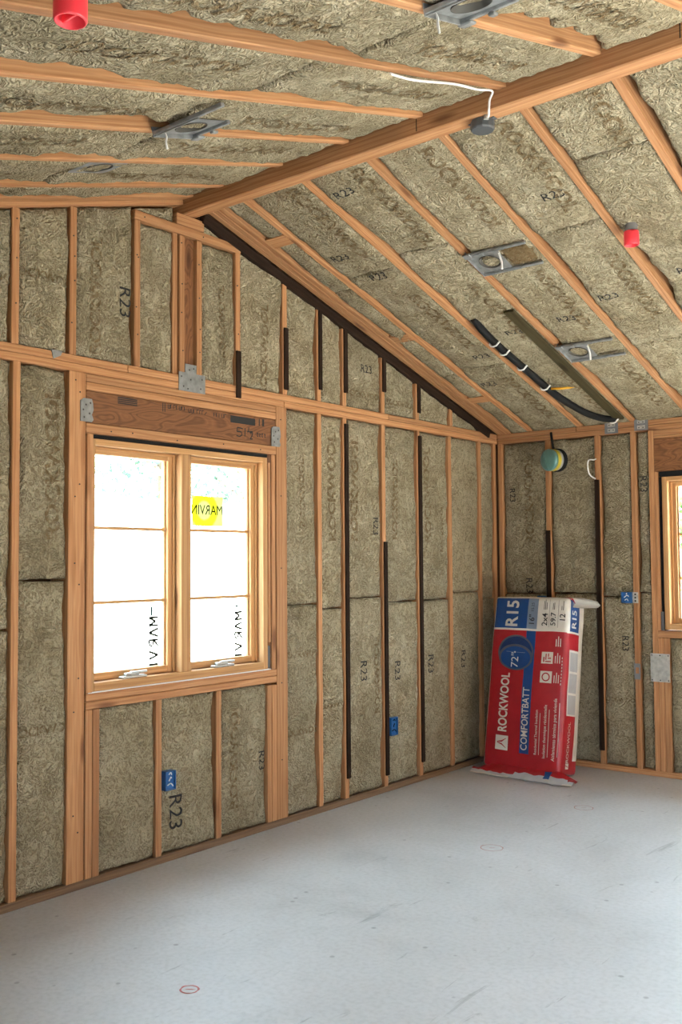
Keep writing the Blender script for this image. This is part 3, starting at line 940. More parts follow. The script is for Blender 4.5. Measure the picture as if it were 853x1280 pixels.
def batt_c(side, x0, x1, s0, s1, **kw):
    batt_c.k += 1
    fr = FR if side == 'R' else FL
    O = fr.translation
    return Batt('insulation_batt', ceiling, O, (1, 0, 0), fr.to_3x3().col[1], fr.to_3x3().col[2], x0, x1, s0, s1, batt_c.k, **kw)
batt_c.k = 300
CB = {}
bays = [(-1, 0.118, 0.260)] + [(k, RX[k] + 0.021, RX[k + 1] - 0.021) for k in range(13)]
rb = random.Random(11)
LENS = {0: [(1.85, .55, .03), (2.6, .3, .02)], 1: [(1.95, .30, .055), (2.55, .40, .045), (1.3, .3, .05)], 2: [(1.75, .50, .075), (2.70, .45, .035)],
        3: [(1.35, .55, .06), (2.2, .3, .02)], 4: [(1.55, .42, .075), (1.05, .3, .05), (2.05, .22, .05), (2.95, .2, .03)], 5: [(2.75, .55, .10), (1.3, .3, .05)]}
LENR = {0: [(1.3, .3, .012)], 1: [(2.45, .40, .022)], 2: [(2.3, .2, .02), (0.6, .3, .02)], 3: [(0.25, .2, .03), (2.0, .3, .02)], 4: [(1.75, .3, .03), (0.8, .25, .03), (0.35, .2, .02)], 5: [(2.9, .4, .03), (2.0, .3, .03)]}
for k, a, b in bays:
    o = 0.06 * math.sin(2.1 * k)
    js = [-0.10, 1.07 + o, 2.33 + 2 * o, SLR - 0.005] if k != 4 else [-0.10, 1.10, 2.78, SLR - 0.005]
    if k > 8: js = [-0.10, SLR - 0.005]
    for i in range(len(js) - 1):
        CB['R', k, i] = batt_c('R', a, b, js[i], js[i + 1], base=-0.002, lens=LENR.get(k, ()), step=0.017 if k < 8 else 0.06)
    aa = 0.080 if k == -1 else a
    js = [0.02, 0.95 + o, 2.15 + o, SLL - 0.005]
    if k > 8: js = [0.02, SLL - 0.005]
    for i in range(len(js) - 1):
        CB['L', k, i] = batt_c('L', aa, b, js[i], js[i + 1], base=0.0, amp=1.25, lens=LENS.get(k, ()), step=0.017 if k < 8 else 0.06)
for k in range(0, 7):
    for i, s in ((0, 0.55), (1, 1.70), (2, 2.82)):
        if (k, i) in ((4, 2), (5, 2)): pass
        band(CB['R', k, i], RX[k + 1] - 0.115, s, -Q, 0.105)
        if k < 6: band(CB['L', k, i], RX[k] + 0.20 + 0.05 * (k % 2), (0.5, 1.55, 2.7)[i], Q, 0.105)
for (x, y) in ((0.82, -2.91), (0.42, -2.45), (0.57, -1.18), (0.50, -2.2), (1.62, -1.59), (1.30, -1.45), (0.93, -1.40), (1.75, -2.5), (0.40, -0.80), (2.1, -1.7)):
    s = -y / CS
    for key, bt in CB.items():
        if key[0] == 'R' and bt.u0 + 0.05 < x < bt.u1 - 0.05 and bt.v0(x) < s < bt.v1(x):
            r23(bt, x, s, -0.0, 0.075)

# ------------------------------------------------------------------ remaining shell: far side of the room, seen only by light
bm = bmesh.new()
OP = (3.3, 4.2, 0.0, 2.08)
for lo, hi in (((-0.16, YL - 0.14, 0), (OP[0], YL, H + 0.15)), ((OP[1], YL - 0.14, 0), (XE + 0.16, YL, H + 0.15)), ((OP[0], YL - 0.14, OP[3]), (OP[1], YL, H + 0.15))):
    bm_box(bm, lo, hi)
wb = bm_obj('wall_back', bm, M_SHEATH)
tag(wb, 'timber eave wall behind the camera with a wide doorway', 'wall', kind='structure')
bm = bmesh.new()
slab_with_hole(bm, lambda p, q: bm_box(bm, (XE, p[0], p[1]), (XE + 0.16, q[0], q[1])), YL - 0.14, 0.16, 0.0, H, (-4.1, -0.25, 0.0, 2.25))  # unseen opening, added so that sun lands on the floor
pr = [(YL - 0.14, H), (0.16, H), (0.16, H + 0.15), (YR, roof_z(YR) + 0.24), (YL - 0.14, H + 0.15)]
va = [bm.verts.new((XE, y, z)) for y, z in pr]; vb = [bm.verts.new((XE + 0.16, y, z)) for y, z in pr]
bm.faces.new(va); bm.faces.new(vb[::-1])
for k in range(5): bm.faces.new((va[k], vb[k], vb[(k + 1) % 5], va[(k + 1) % 5]))
wf = bm_obj('wall_front', bm, M_SHEATH)
tag(wf, 'timber gable wall at the far end of the room with an unseen opening added to let sun in', 'wall', kind='structure')

# ------------------------------------------------------------------ windows
def window(name, T, width, zs, lites, label, mull=True, lock=True):
    """T(a, b, d): a along the wall, b height, d depth outwards. Builds frame, sashes (stiles, rails, muntins, panes)."""
    root = empty(name)
    tag(root, label, 'window', kind='structure')
    z0, z1 = zs
    def bx(n, a0, a1, b0, b1, d0, d1, parent, m=M_PINE, bev=0.002, lbl=None):
        p, q = Vector(T(a0, b0, d0)), Vector(T(a1, b1, d1))
        lo = Vector([min(p[i], q[i]) for i in range(3)]); hi = Vector([max(p[i], q[i]) for i in range(3)])
        return board(n, lo, hi, parent, m, bev=bev, label=lbl)
    fw_ = 0.036
    a0, a1 = 0.0, width
    bx('frame_jamb', a0, a0 + fw_, z0, z1, 0.004, 0.135, root); bx('frame_jamb', a1 - fw_, a1, z0, z1, 0.004, 0.135, root)
    bx('frame_head', a0 + fw_, a1 - fw_, z1 - 0.030, z1, 0.004, 0.135, root)
    bx('frame_sill', a0 + fw_, a1 - fw_, z0, z0 + 0.040, 0.004, 0.135, root)
    for (m0, m1) in lites['mullions']:
        bx('mullion', m0, m1, z0 + 0.040, z1 - 0.030, 0.002, 0.135, root)
    for (s0, s1) in lites['sashes']:
        g0, g1 = s0 + 0.002, s1 - 0.002
        b0, b1 = z0 + 0.042, z1 - 0.032
        p = Vector(T((g0 + g1) / 2, b0, 0.08))
        sash = empty('sash', p); sash.parent = root
        def sx(n, *a, **k):
            o = bx(n, *a, sash, **k)
            o.matrix_parent_inverse = Matrix.Translation(-p)
            return o
        st = 0.040
        sx('stile', g0, g0 + st, b0, b1, 0.060, 0.112); sx('stile', g1 - st, g1, b0, b1, 0.060, 0.112)
        sx('stop_bead', g0, g0 + 0.014, b0, b1, 0.048, 0.060); sx('stop_bead', g1 - 0.014, g1, b0, b1, 0.048, 0.060)
        sx('stop_bead', g0 + 0.014, g1 - 0.014, b1 - 0.012, b1, 0.048, 0.060)
        sx('rail', g0 + st, g1 - st, b1 - 0.034, b1, 0.060, 0.112); sx('rail', g0 + st, g1 - st, b0, b0 + 0.036, 0.060, 0.112)
        sx('glazing_bead', g0 + st, g0 + st + 0.009, b0 + .036, b1 - .034, 0.078, 0.092); sx('glazing_bead', g1 - st - 0.009, g1 - st, b0 + .036, b1 - .034, 0.078, 0.092)
        for z in lites['muntins']:
            sx('muntin', g0 + st, g1 - st, z - 0.008, z + 0.008, 0.074, 0.106, bev=0.001)
        pn = sx('pane', g0 + st - 0.004, g1 - st + 0.004, b0 + 0.032, b1 - 0.030, 0.0945, 0.0985, m=M_GLASS, bev=0)
        if lock:
            c = (g0 + g1) / 2 - 0.02
            bmk = bmesh.new()
            for (aa, ab, ba, bb, da, db) in ((c - 0.075, c + 0.075, z0 + 0.040, z0 + 0.052, 0.012, 0.050), (c - 0.05, c + 0.03, z0 + 0.052, z0 + 0.066, 0.016, 0.042), (c - 0.02, c + 0.085, z0 + 0.060, z0 + 0.072, 0.020, 0.034)):
                p1, q1 = Vector(T(aa, ba, da)), Vector(T(ab, bb, db))
                bm_box(bmk, [min(p1[i], q1[i]) for i in range(3)], [max(p1[i], q1[i]) for i in range(3)], 0.003)
            o = bm_obj('crank_handle', bmk, M_STEELPL, sash)
            o.matrix_parent_inverse = Matrix.Translation(-p)
            o['label'] = 'pale metal crank'
        lites.setdefault('panes', []).append((pn, sash, p))
    return root

WY0, WY1 = -3.788 - 0.036, -2.599
def TG(a, b, d): return (-d, WY0 + a, b)
mA, mB = -3.247 - WY0, -3.181 - WY0
L1 = dict(mullions=[(mA, mB)], sashes=[(0.036, mA), (mB, WY1 - WY0 - 0.036)], muntins=(1.665, 1.303))
window_1 = window('window_1', TG, WY1 - WY0, (0.892, 2.086), L1, 'bright double casement window with pine frame in the gable wall')
# shim strips and black gap strips round the frame (parts of the window)
board('shim_strip', (-0.13, WY0, 0.8865), (-0.001, WY1 + 0.02, 0.8915), window_1, M_FOAM, bev=0, label='white foam sill gap')
board('gap_strip', (-0.12, WY0, 2.0865), (-0.025, WY1 + 0.02, 2.1075), window_1, M_BLACK, bev=0, label='black strip in the gap above the frame')
board('side_shim', (-0.10, WY1 + 0.004, 1.04), (-0.003, WY1 + 0.024, 2.06), window_1, M_WOOD, label='cedar shim beside the frame')
board('side_bracket', (-0.08, WY1 + 0.004, 0.895), (-0.010, WY1 + 0.026, 1.02), window_1, M_DARKGREY, bev=0.002, label='dark metal bracket low beside the frame')

M_STK = sticker('yellow_sticker', (0.125, 0.112, 0.004), (0.13, 0.126, 0.035), (-0.088, -3.005, 1.775), 62.0)
M_STKINK = sticker('sticker_ink', (0.004, 0.004, 0.002))
M_FADED = sticker('faded_print', (0.006, 0.006, 0.004))
M_FADEG = sticker('green_print', (0.003, 0.010, 0.008))
def glass_part(name, pane_i, verts, faces, m):
    pn, sash, p = L1['panes'][pane_i]
    o = mesh_obj(name, verts, faces, m, sash)
    o.matrix_parent_inverse = Matrix.Translation(-p)
    return o
xs = -0.0925
GY = lambda px: px
s_y0, s_y1, s_z0, s_z1 = -3.095, -2.866, 1.690, 1.852
st_ = glass_part('sticker', 1, [(xs, s_y0, s_z0), (xs, s_y1, s_z0), (xs, s_y1, s_z1), (xs, s_y0, s_z1)], [[0, 1, 2, 3]], M_STK)
st_['label'] = 'yellow sticker with pale rings, lettering reversed'
def glass_text(s, pane_i, y, z, ang, size, m, name='sticker_lettering', sx=1.0, bold=0.0):
    vs, fs = text2d(s, 0.5, bold)
    ca, sa = math.cos(ang), math.sin(ang)
    out = []
    for a, b in vs:
        a *= size * sx; b *= size
        A, B = a * ca - b * sa, a * sa + b * ca
        out.append((xs + 0.0012, y - A, z + B))      # mirrored: read from outside
    return glass_part(name, pane_i, out, [f[::-1] for f in fs], m)
glass_text('MARVIN', 1, -2.985, 1.775, 0.0, 0.075, M_STKINK, sx=0.86)
STROKES = {'M': [(0, 0), (0, 1), (.4, .3), (.8, 1), (.8, 0)], 'A': [(0, 0), (.4, 1), (.8, 0)], 'R': [(0, 0), (0, 1), (.6, .85), (.6, .6), (0, .48), (.65, 0)],
           'V': [(0, 1), (.4, 0), (.8, 1)], 'I': [(.2, 0), (.2, 1)], 'N': [(0, 0), (0, 1), (.7, 0), (.7, 1)]}
def faded_word(word, pane_i, y, z_top, h, w):
    # mirrored lettering running down the glass
    polys, run = [], 0.0
    for ch in word:
        pts = [((run + a * h * 0.8), b * h) for a, b in STROKES[ch]]
        polys += stroke(pts, w)
        run += h * (0.55 if ch == 'I' else 0.92)
    vs, fs = [], []
    for q in polys:
        n_ = len(vs)
        vs += [(xs, y - b, z_top - a) for a, b in q]
        fs.append(list(range(n_, n_ + len(q))))
    return glass_part('faded_lettering', pane_i, vs, fs, M_FADED)
faded_word('MARVIN', 0, -3.325, 1.215, 0.062, 0.0125)
faded_word('MARVIN', 1, -2.715, 1.215, 0.062, 0.0125)
for pi, y in ((0, -3.375), (1, -2.765)):
    glass_part('faded_mark', pi, [(xs, y - 0.03, 1.245), (xs, y + 0.045, 1.245), (xs, y + 0.045, 1.252), (xs, y - 0.03, 1.252),
                                 (xs, y + .0, 1.225), (xs, y + .012, 1.225), (xs, y + .012, 1.272), (xs, y, 1.272)], [[0, 1, 2, 3], [4, 5, 6, 7]], M_FADEG)
for pi, y in ((0, -3.66), (1, -3.06)):
    glass_part('faded_mark', pi, [(xs, y, 1.085), (xs, y + .006, 1.085), (xs, y + .006, 1.135), (xs, y, 1.135)], [[0, 1, 2, 3]], M_FADED)

X20 = 1.290
def TR(a, b, d): return (X20 + a, d, b)
L2 = dict(mullions=[], sashes=[(0.036, 0.86 - 0.036)], muntins=(1.663, 1.360))
window_2 = window('window_2', TR, 0.86, (1.008, 2.062), L2, 'pine casement window cut by the right edge in the eave wall', lock=False)
board('gap_strip', (X20 - 0.02, 0.012, 2.064), (X20 + 0.89, 0.12, 2.099), window_2, M_BLACK, bev=0, label='black flashing above the frame')
board('gap_strip', (X20 - 0.026, 0.02, 1.002), (X20 - 0.003, 0.12, 2.062), window_2, M_BLACK, bev=0, label='black strip in the gap beside the frame')
board('side_bracket', (X20 - 0.027, 0.0, 1.002), (X20 - 0.008, 0.02, 1.13), window_2, M_DARKGREY, bev=0.002, label='dark metal bracket low beside the frame')

# ------------------------------------------------------------------ bag of insulation leaning in the corner
BW, BT, BH = 0.60, 0.27, 1.205
bag = empty('insulation_bag', (0.170, -0.580, 0.045))
bag.rotation_euler = (-math.radians(10.0), 0, 0)
tag(bag, 'red, blue and white plastic bag of insulation leaning upright against the corner wall', 'bag')

def bag_def(p):
    x, y, z = p
    fx = max(0.0, math.sin(math.pi * min(max(x / BW, 0), 1))); fz = max(0.0, math.sin(math.pi * min(max(z / BH, 0), 1)))
    fy = max(0.0, math.sin(math.pi * min(max(y / BT, 0), 1)))
    k = 1 - y / BT
    wr = 0.006 * noise.noise(Vector((x * 4, z * 3.0, 1.0))) + 0.0025 * noise.noise(Vector((x * 13, z * 5.0, 4.0)))
    ny = y - (0.022 * fx ** 0.6 * fz ** 0.6 + wr) * max(k, 0) + 0.02 * fx * fz * max(1 - k, 0)
    side = (x / BW - 0.5) * 2
    nx = x + side * (0.012 * fy * fz ** 0.5 + 0.004 * noise.noise(Vector((y * 6, z * 5, 9.0 + side)))) + 0.012 * (z / BH - 0.5) * 0
    # shoulders narrow slightly at the top and the back
    nx = BW / 2 + (nx - BW / 2) * (1 - 0.02 * (z / BH)) * (1 - 0.02 * y / BT)
    return Vector((nx, ny, z + 0.004 * noise.noise(Vector((x * 7, y * 7, z * 2)))))

def bag_colour(x, y, z, face):
    top = z > BH - 0.235
    if face == 'front':
        edge = z > BH - 0.242 and z < BH - 0.228
        if edge or x < 0.012 and True: return 3
        if z > BH - 0.010: return 3
        if top:
            return 1 if x < 0.285 else (2 if x < 0.365 else 3)
        if 0.288 < x < 0.362 and z > 0.115: return 1
        return 0
    if face == 'right':
        if edge_side(z): return 3
        if top: return 1 if 0.03 < y < 0.16 else 3
        if y > 0.17: return 3 if z > 0.1 else 0
        return 0
    if face == 'left': return 3 if y < 0.04 else 0
    if face == 'bottom': return 5
    if face == 'top': return 3
    return 0
def edge_side(z): return BH - 0.246 < z < BH - 0.232

def cuts(a, b, marks, step):
    s = sorted(set([a, b] + [m for m in marks if a < m < b]))
    out = [a]
    for p, q in zip(s[:-1], s[1:]):
        n = max(1, int(round((q - p) / step)))
        out += [p + (q - p) * (i + 1) / n for i in range(n)]
    return out

R_ = 0.030
def rounded(p):
    c = Vector((min(max(p[0], R_), BW - R_), min(max(p[1], R_), BT - R_), min(max(p[2], R_), BH - R_)))
    d = Vector(p) - c
    if d.length < 1e-9: return Vector(p)
    # outside of the core: pull onto rounded corner
    n = sum(1 for i in range(3) if abs(d[i]) > 1e-9)
    if n == 1: return Vector(p)
    return c + d.normalized() * R_

bm = bmesh.new()
xsn = cuts(0, BW, (R_ / 2, R_, 0.012, 0.285, 0.288, 0.365, 0.362, BW - R_, BW - R_ / 2), 0.028)
zsn = cuts(0, BH, (R_ / 2, R_, 0.115, BH - 0.246, BH - 0.242, BH - 0.235, BH - 0.232, BH - 0.228, BH - 0.010, 0.1, BH - R_, BH - R_ / 2), 0.032)
ysn = cuts(0, BT, (R_ / 2, R_, 0.04, 0.16, 0.17, BT - R_, BT - R_ / 2), 0.03)
cache = {}
def bv(p):
    key = tuple(round(c, 5) for c in p)
    if key not in cache:
        cache[key] = bm.verts.new(bag_def(rounded(p)))
    return cache[key]
def bag_face(us, vs, fn, face):
    for i in range(len(us) - 1):
        for j in range(len(vs) - 1):
            q = [fn(us[i], vs[j]), fn(us[i + 1], vs[j]), fn(us[i + 1], vs[j + 1]), fn(us[i], vs[j + 1])]
            c = [sum(p[k] for p in q) / 4 for k in range(3)]
            try:
                f = bm.faces.new([bv(p) for p in q])
            except ValueError:
                continue
            f.material_index = bag_colour(*c, face)
            f.smooth = True
bag_face(xsn, zsn, lambda a, b: (a, 0, b), 'front'); bag_face(xsn, zsn, lambda a, b: (a, BT, b), 'back')
bag_face(ysn, zsn, lambda a, b: (BW, a, b), 'right'); bag_face(ysn, zsn, lambda a, b: (0, a, b), 'left')
bag_face(xsn, ysn, lambda a, b: (a, b, 0), 'bottom'); bag_face(xsn, ysn, lambda a, b: (a, b, BH), 'top')
bag_body = bm_obj('bag_body', bm, [M_BRED, M_BBLUE, M_BGREY, M_BWHITE, M_BINK, M_BSILV], bag)
bag_body.data.polygons.foreach_set('use_smooth', [True] * len(bag_body.data.polygons))

def small_print(o):
    if o.name.startswith(('fine_print', 'tagline')): o['kind'] = 'stuff'
    return o
def on_front(vs, fs, m, name, lift=0.002):
    return small_print(mesh_obj(name, [bag_def((x, 0, z)) + Vector((0, -lift, 0)) for x, z in vs], fs, m, bag_body, smooth=True))
def on_side(vs, fs, m, name, lift=0.002):
    return small_print(mesh_obj(name, [bag_def((BW, y, z)) + Vector((lift, 0, 0)) for y, z in vs], fs, m, bag_body, smooth=True))
def bag_text(s, x, z, size, m, ang=Q, sx=1.0, bold=0.0, side=False, lift=0.002, name='lettering', seg=0.3, fit=None):
    vs, fs = text2d(s, seg, bold)
    if fit:
        w = max(v[0] for v in vs) - min(v[0] for v in vs)
        sx = fit / (w * size)
    ca, sa = math.cos(ang), math.sin(ang)
    pts = [(x + a * size * sx * ca - b * size * sa, z + a * size * sx * sa + b * size * ca) for a, b in vs]
    o = (on_side if side else on_front)(pts, fs, m, name, lift)
    return o
def quads(rs):
    vs, fs = [], []
    for x0, x1, z0, z1 in rs:
        nx = max(1, int((x1 - x0) / 0.03)); nz = max(1, int((z1 - z0) / 0.03))
        b = len(vs)
        for j in range(nz + 1):
            for i in range(nx + 1): vs.append((x0 + (x1 - x0) * i / nx, z0 + (z1 - z0) * j / nz))
        for j in range(nz):
            for i in range(nx):
                k = b + j * (nx + 1) + i
                fs.append([k, k + 1, k + nx + 2, k + nx + 1])
    return vs, fs
def disc(cx, cz, rx, rz, r0=0.0, n=40):
    vs, fs = [], []
    rads = [r0 + (1 - r0) * t for t in ((0, .33, .66, 1) if r0 == 0 else (0, .5, 1))]
    for q in rads:
        for k in range(n): vs.append((cx + rx * q * math.cos(2 * math.pi * k / n), cz + rz * q * math.sin(2 * math.pi * k / n)))
    for i in range(len(rads) - 1):
        for k in range(n): fs.append([i * n + k, i * n + (k + 1) % n, (i + 1) * n + (k + 1) % n, (i + 1) * n + k])
    return vs, fs
ZT = BH - 0.235
bag_text('R15', 0.165, 1.082, 0.140, M_BWHITE, bold=0.022, fit=0.185)
bag_text('16"', 0.325, ZT + 0.070, 0.058, M_BINK, bold=0.01); bag_text('15.25', 0.325, ZT + 0.160, 0.030, M_BINK)
bag_text('2x4', 0.425, ZT + 0.075, 0.060, M_BINK, bold=0.012); bag_text('59.7', 0.490, ZT + 0.078, 0.055, M_BINK, bold=0.012); bag_text('12', 0.560, ZT + 0.092, 0.058, M_BINK, bold=0.012)
on_front(*quads([(0.4555, 0.4575, ZT + 0.02, ZT + 0.215), (0.524, 0.526, ZT + 0.02, ZT + 0.215)] + [(x, x + 0.004, ZT + 0.145, ZT + 0.145 + l) for x, l in ((0.412, .06), (0.422, .07), (0.433, .05), (0.482, .045), (0.492, .05), (0.548, .03), (0.560, .065))]), M_BINK, 'fine_print')
# round lens with the 72 inch figure
on_front(*disc(0.213, 0.806, 0.143, 0.124), M_BDBLUE, 'lens_disc', 0.0015)
on_front(*disc(0.213, 0.806, 0.143, 0.124, 0.90), M_BRIM, 'lens_ring', 0.0022)
on_front(*disc(0.215, 0.772, 0.137, 0.092), M_BRIM, 'lens_ring', 0.0026)
on_front(*disc(0.215, 0.769, 0.119, 0.078), M_BBLUE, 'lens_disc', 0.0032)
bag_text('72"', 0.215, 0.752, 0.080, M_BWHITE, lift=0.004, ang=Q)
on_front(*quads([(0.140, 0.290, 0.806, 0.8085)]), M_BGREY, 'lens_tick', 0.0042)
on_front(*disc(0.210, 0.807, 0.006, 0.006), M_BWHITE, 'lens_tick', 0.0045)
bag_text('ROCKWOOL', 0.150, 0.453, 0.098, M_BWHITE, bold=0.026, fit=0.405)
# logo: pale square holding a red flame-like triangle
on_front(*quads([(0.098, 0.198, 0.125, 0.225)]), M_BWHITE, 'logo', 0.0016)
on_front([(0.108, 0.213), (0.112, 0.178), (0.133, 0.198), (0.120, 0.200)], [[0, 1, 2, 3]], M_BRED, 'logo', 0.0012)
lg = [[(0.180, 0.142), (0.186, 0.142), (0.150, 0.170), (0.112, 0.176), (0.112, 0.171), (0.150, 0.160)],
      [(0.180, 0.208), (0.186, 0.208), (0.150, 0.180), (0.112, 0.176), (0.112, 0.181), (0.150, 0.192)]]
on_front([p for q in lg for p in q], [list(range(6)), list(range(11, 5, -1))], M_BRED, 'logo', 0.0030)
bag_text('COMFORTBATT', 0.325, 0.352, 0.072, M_BWHITE, bold=0.012, fit=0.43)
for s, x, z, l in (('Residential Thermal Insulation', 0.412, 0.270, 0.027), ('Isolation thermique résidentielle', 0.476, 0.280, 0.030), ('Aislamiento térmico para vivienda', 0.545, 0.300, 0.033)):
    bag_text(s, x, z, l, M_BWHITE, sx=0.92, bold=0.01, name='tagline')
on_front(*quads([(0.436, 0.440, 0.12, 0.40), (0.502, 0.506, 0.11, 0.43), (0.572, 0.576, 0.12, 0.48)]), M_BWHITE, 'fine_print')
for z in (0.795, 0.663):
    on_front(*quads([(0.420, 0.505, z - 0.055, z + 0.025)]), M_BWHITE, 'pictogram', 0.0016)
    if z > 0.7:
        g = quads([(0.434, 0.444, z - 0.045, z - 0.01), (0.450, 0.492, z - 0.045, z - 0.037), (0.450, 0.458, z - 0.03, z + 0.012), (0.468, 0.492, z - 0.022, z - 0.014), (0.468, 0.476, z - 0.008, z + 0.014)])
    else:
        g = disc(0.462, z - 0.015, 0.030, 0.030, 0.72)
    on_front(*g, M_BRED, 'pictogram_drawing', 0.0028)
on_front(*quads([(x, x + 0.006, z0, z0 + l) for z0 in (0.86, 0.745, 0.612) for x, l in ((0.520, .05), (0.536, .07), (0.552, .055))]), M_BWHITE, 'fine_print')
# right side
bag_text('R15', 0.085, ZT + 0.090, 0.088, M_BWHITE, bold=0.018, side=True, sx=0.95)
on_side(*quads([(0.05, 0.12, ZT + 0.175, ZT + 0.21)]), M_BGREY, 'fine_print')
on_side(*quads([(0.035, 0.165, 0.40, 0.845)]), M_BWHITE, 'label_panel', 0.0016)
on_side(*quads([(0.045, 0.155, 0.410 + 0.145 * k, 0.540 + 0.145 * k) for k in range(3)]), M_BLGREY, 'label_panel', 0.0028)
bag_text('ROCKWOOL', 0.085, 0.225, 0.046, M_BWHITE, side=True, bold=0.012)
on_side(*quads([(0.065, 0.110, 0.048, 0.086)]), M_BWHITE, 'logo')
bag_text('/', 0.087, 0.066, 0.05, M_BRED, side=True, lift=0.003, bold=0.02, name='logo')
on_front(*quads([(0.570, 0.575, 0.60 + 0.022 * k, 0.607 + 0.022 * k + 0.006) for k in range(9)]), M_BWHITE, 'fine_print')

# crumpled bottom hem lying on the floor, and the torn top ear
def ribbon(name, profile_fn, n, m, mats_of, parent, smooth=True):
    vs, fs, mi = [], [], []
    k = None
    for i in range(n + 1):
        row = profile_fn(i / n)
        k = len(row)
        vs += row
    for i in range(n):
        for j in range(k - 1):
            a = i * k + j
            fs.append([a, a + 1, a + k + 1, a + k]); mi.append(mats_of(i / n, j))
    return mesh_obj(name, vs, fs, m, parent, smooth=smooth, mat_idx=mi)
binv = (Matrix.Translation(bag.location) @ bag.rotation_euler.to_matrix().to_4x4()).inverted()
def hem(t):
    x = 0.115 + 0.775 * t
    w1 = noise.noise(Vector((x * 16, 0, 2))); w2 = noise.noise(Vector((x * 28, 3, 7))); w3 = noise.noise(Vector((x * 11, 6, 1)))
    fade = min(1, t * 6, (1 - t) * 6)
    e = 0.02 * (1 - fade)
    pts = [(x, -0.560, 0.052 * fade + 0.020), (x + 0.006 * w1, -0.592 + 0.012 * w1, 0.050 * fade + 0.014 + 0.010 * w2),
           (x, -0.610 + 0.014 * w2, 0.038 + 0.013 * w1), (x - 0.008 * w2, -0.634 + 0.012 * w3, 0.024 + 0.008 * w2 + e * .3),
           (x, -0.652 + 0.022 * w3, 0.013 + 0.004 * w1), (x, -0.676 + 0.026 * w3, 0.007 + 0.003 * abs(w2)), (x, -0.640, 0.003)]
    return [binv @ Vector(p) for p in pts]
hm_ = ribbon('bottom_hem', hem, 70, [M_BRED, M_BSILV, M_BBLUE, M_BWHITE], lambda t, j: 2 if (0.71 < t < 0.76 and j in (1, 2)) else (0 if j < 2 or (j == 2 and (t < 0.42 or t > 0.94)) else (3 if j > 3 and (t < 0.4 or t > 0.9) else 1)), bag)
hm_['label'] = 'crumpled red and silver hem spread on the floor'
def ear(t):
    a = Vector((BW - 0.085 + 0.25 * t, 0.020 + 0.02 * t, BH - 0.006 + 0.016 * math.sin(2.6 * t) - 0.028 * t))
    w = 0.062 * (0.45 + 0.75 * math.sin(math.pi * min(1, 0.15 + 0.8 * t)))
    return [a, a + Vector((0.004, 0.03, 0.010)), a + Vector((0.016, 0.055, -0.4 * w)), a + Vector((0.010, 0.028, -w * 0.72 - 0.008))]
er = ribbon('top_ear', ear, 14, [M_BWHITE, M_BRED], lambda t, j: 1 if t < 0.28 and j < 2 else 0, bag)
er['label'] = 'white torn flap sticking out at the top corner'

# ------------------------------------------------------------------ recessed light brackets in the ceiling
def light_bracket(side, x, s, label, first=None, skip=()):
    if first is None:
        root = empty('recessed_light_bracket')
        bm = bmesh.new()
        # square plate with round hole: local x across the bay, y along slope, z to the room
        hw_, hh, r, n = 0.088, 0.100, 0.060, 32
        o = []; i_ = []
        for k in range(n):
            a = 2 * math.pi * k / n
            c, s_ = math.cos(a), math.sin(a)
            q = min(hw_ / max(abs(c), 1e-6), hh / max(abs(s_), 1e-6))
            o.append((c * q, s_ * q)); i_.append((c * r, s_ * r))
        for zz, fl in ((0.0, 1), (-0.0015, 0)):
            A = [bm.verts.new((p[0], p[1], zz)) for p in o]; B = [bm.verts.new((p[0], p[1], zz)) for p in i_]
            for k in range(n): bm.faces.new((A[k], A[(k + 1) % n], B[(k + 1) % n], B[k]))
        bm_obj('plate', bm, M_GALV, root)
        bm = bmesh.new(); lathe(bm, [(0.060, 0.0), (0.060, 0.004), (0.057, 0.004), (0.057, -0.070), (0.0, -0.070)], 32, cap=False)
        c_ = bm_obj('can', bm, M_CAN, root, smooth=True); c_['label'] = 'dark open can behind the round hole'
        for sy in (-1, 1):
            bm = bmesh.new()
            bm_box(bm, (-0.092, sy * 0.100 - 0.009, -0.004), (0.262, sy * 0.100 + 0.009, 0.010), 0.002)
            bm_box(bm, (-0.092, sy * 0.100 - 0.004, 0.010), (0.14, sy * 0.100 + 0.004, 0.015), 0.001)
            bm_obj('hanger_bar', bm, M_GALV, root)['side'] = sy
        bm = bmesh.new()
        bm_box(bm, (-0.094, -0.108, -0.02), (-0.089, 0.112, 0.016), 0.001); bm_box(bm, (-0.1, 0.085, 0.010), (-0.055, 0.122, 0.020), 0.003); bm_box(bm, (0.0, 0.09, 0.012), (0.02, 0.118, 0.022), 0.002)
        bm_obj('clip', bm, M_GALV, root)
        tube('lead', spline([(0.080, 0.055, -0.01), (0.092, 0.052, 0.02), (0.098, 0.035, 0.050), (0.102, 0.030, 0.085)]), 0.0055, M_WHITE, root)
    else:
        root = first.copy(); COL.objects.link(root)
        for ch in list(first.children):
            if ch.name.startswith(('shaded_pocket',) + tuple(skip)): continue
            c = ch.copy(); COL.objects.link(c); c.parent = root
            if side == 'L' and ch.name.startswith('lead'): c.location = (-0.150, -0.085, 0.0); c.scale = (0.7, 0.7, 0.7)
            if side == 'L' and ch.get('side') == 1:      # the lower bar ends with the plate here
                bmx = bmesh.new(); bm_box(bmx, (-0.092, 0.091, -0.004), (0.095, 0.109, 0.010), 0.002)
                c.data = bpy.data.meshes.new('hanger_bar'); bmx.to_mesh(c.data); bmx.free(); c.data.materials.append(M_GALV)
    fr = FR if side == 'R' else FL
    root.matrix_world = fr @ Matrix.Translation(Vector((x, s, 0.010))) @ (Matrix.Identity(4) if side == 'R' else Matrix.Scale(1, 4))
    tag(root, label, 'light bracket', 'recessed light brackets between the rafters')
    return root
lb0 = light_bracket('R', 1.197, 2.135 / CS, 'grey light bracket with round hole in the right slope, nearer the ridge beam')
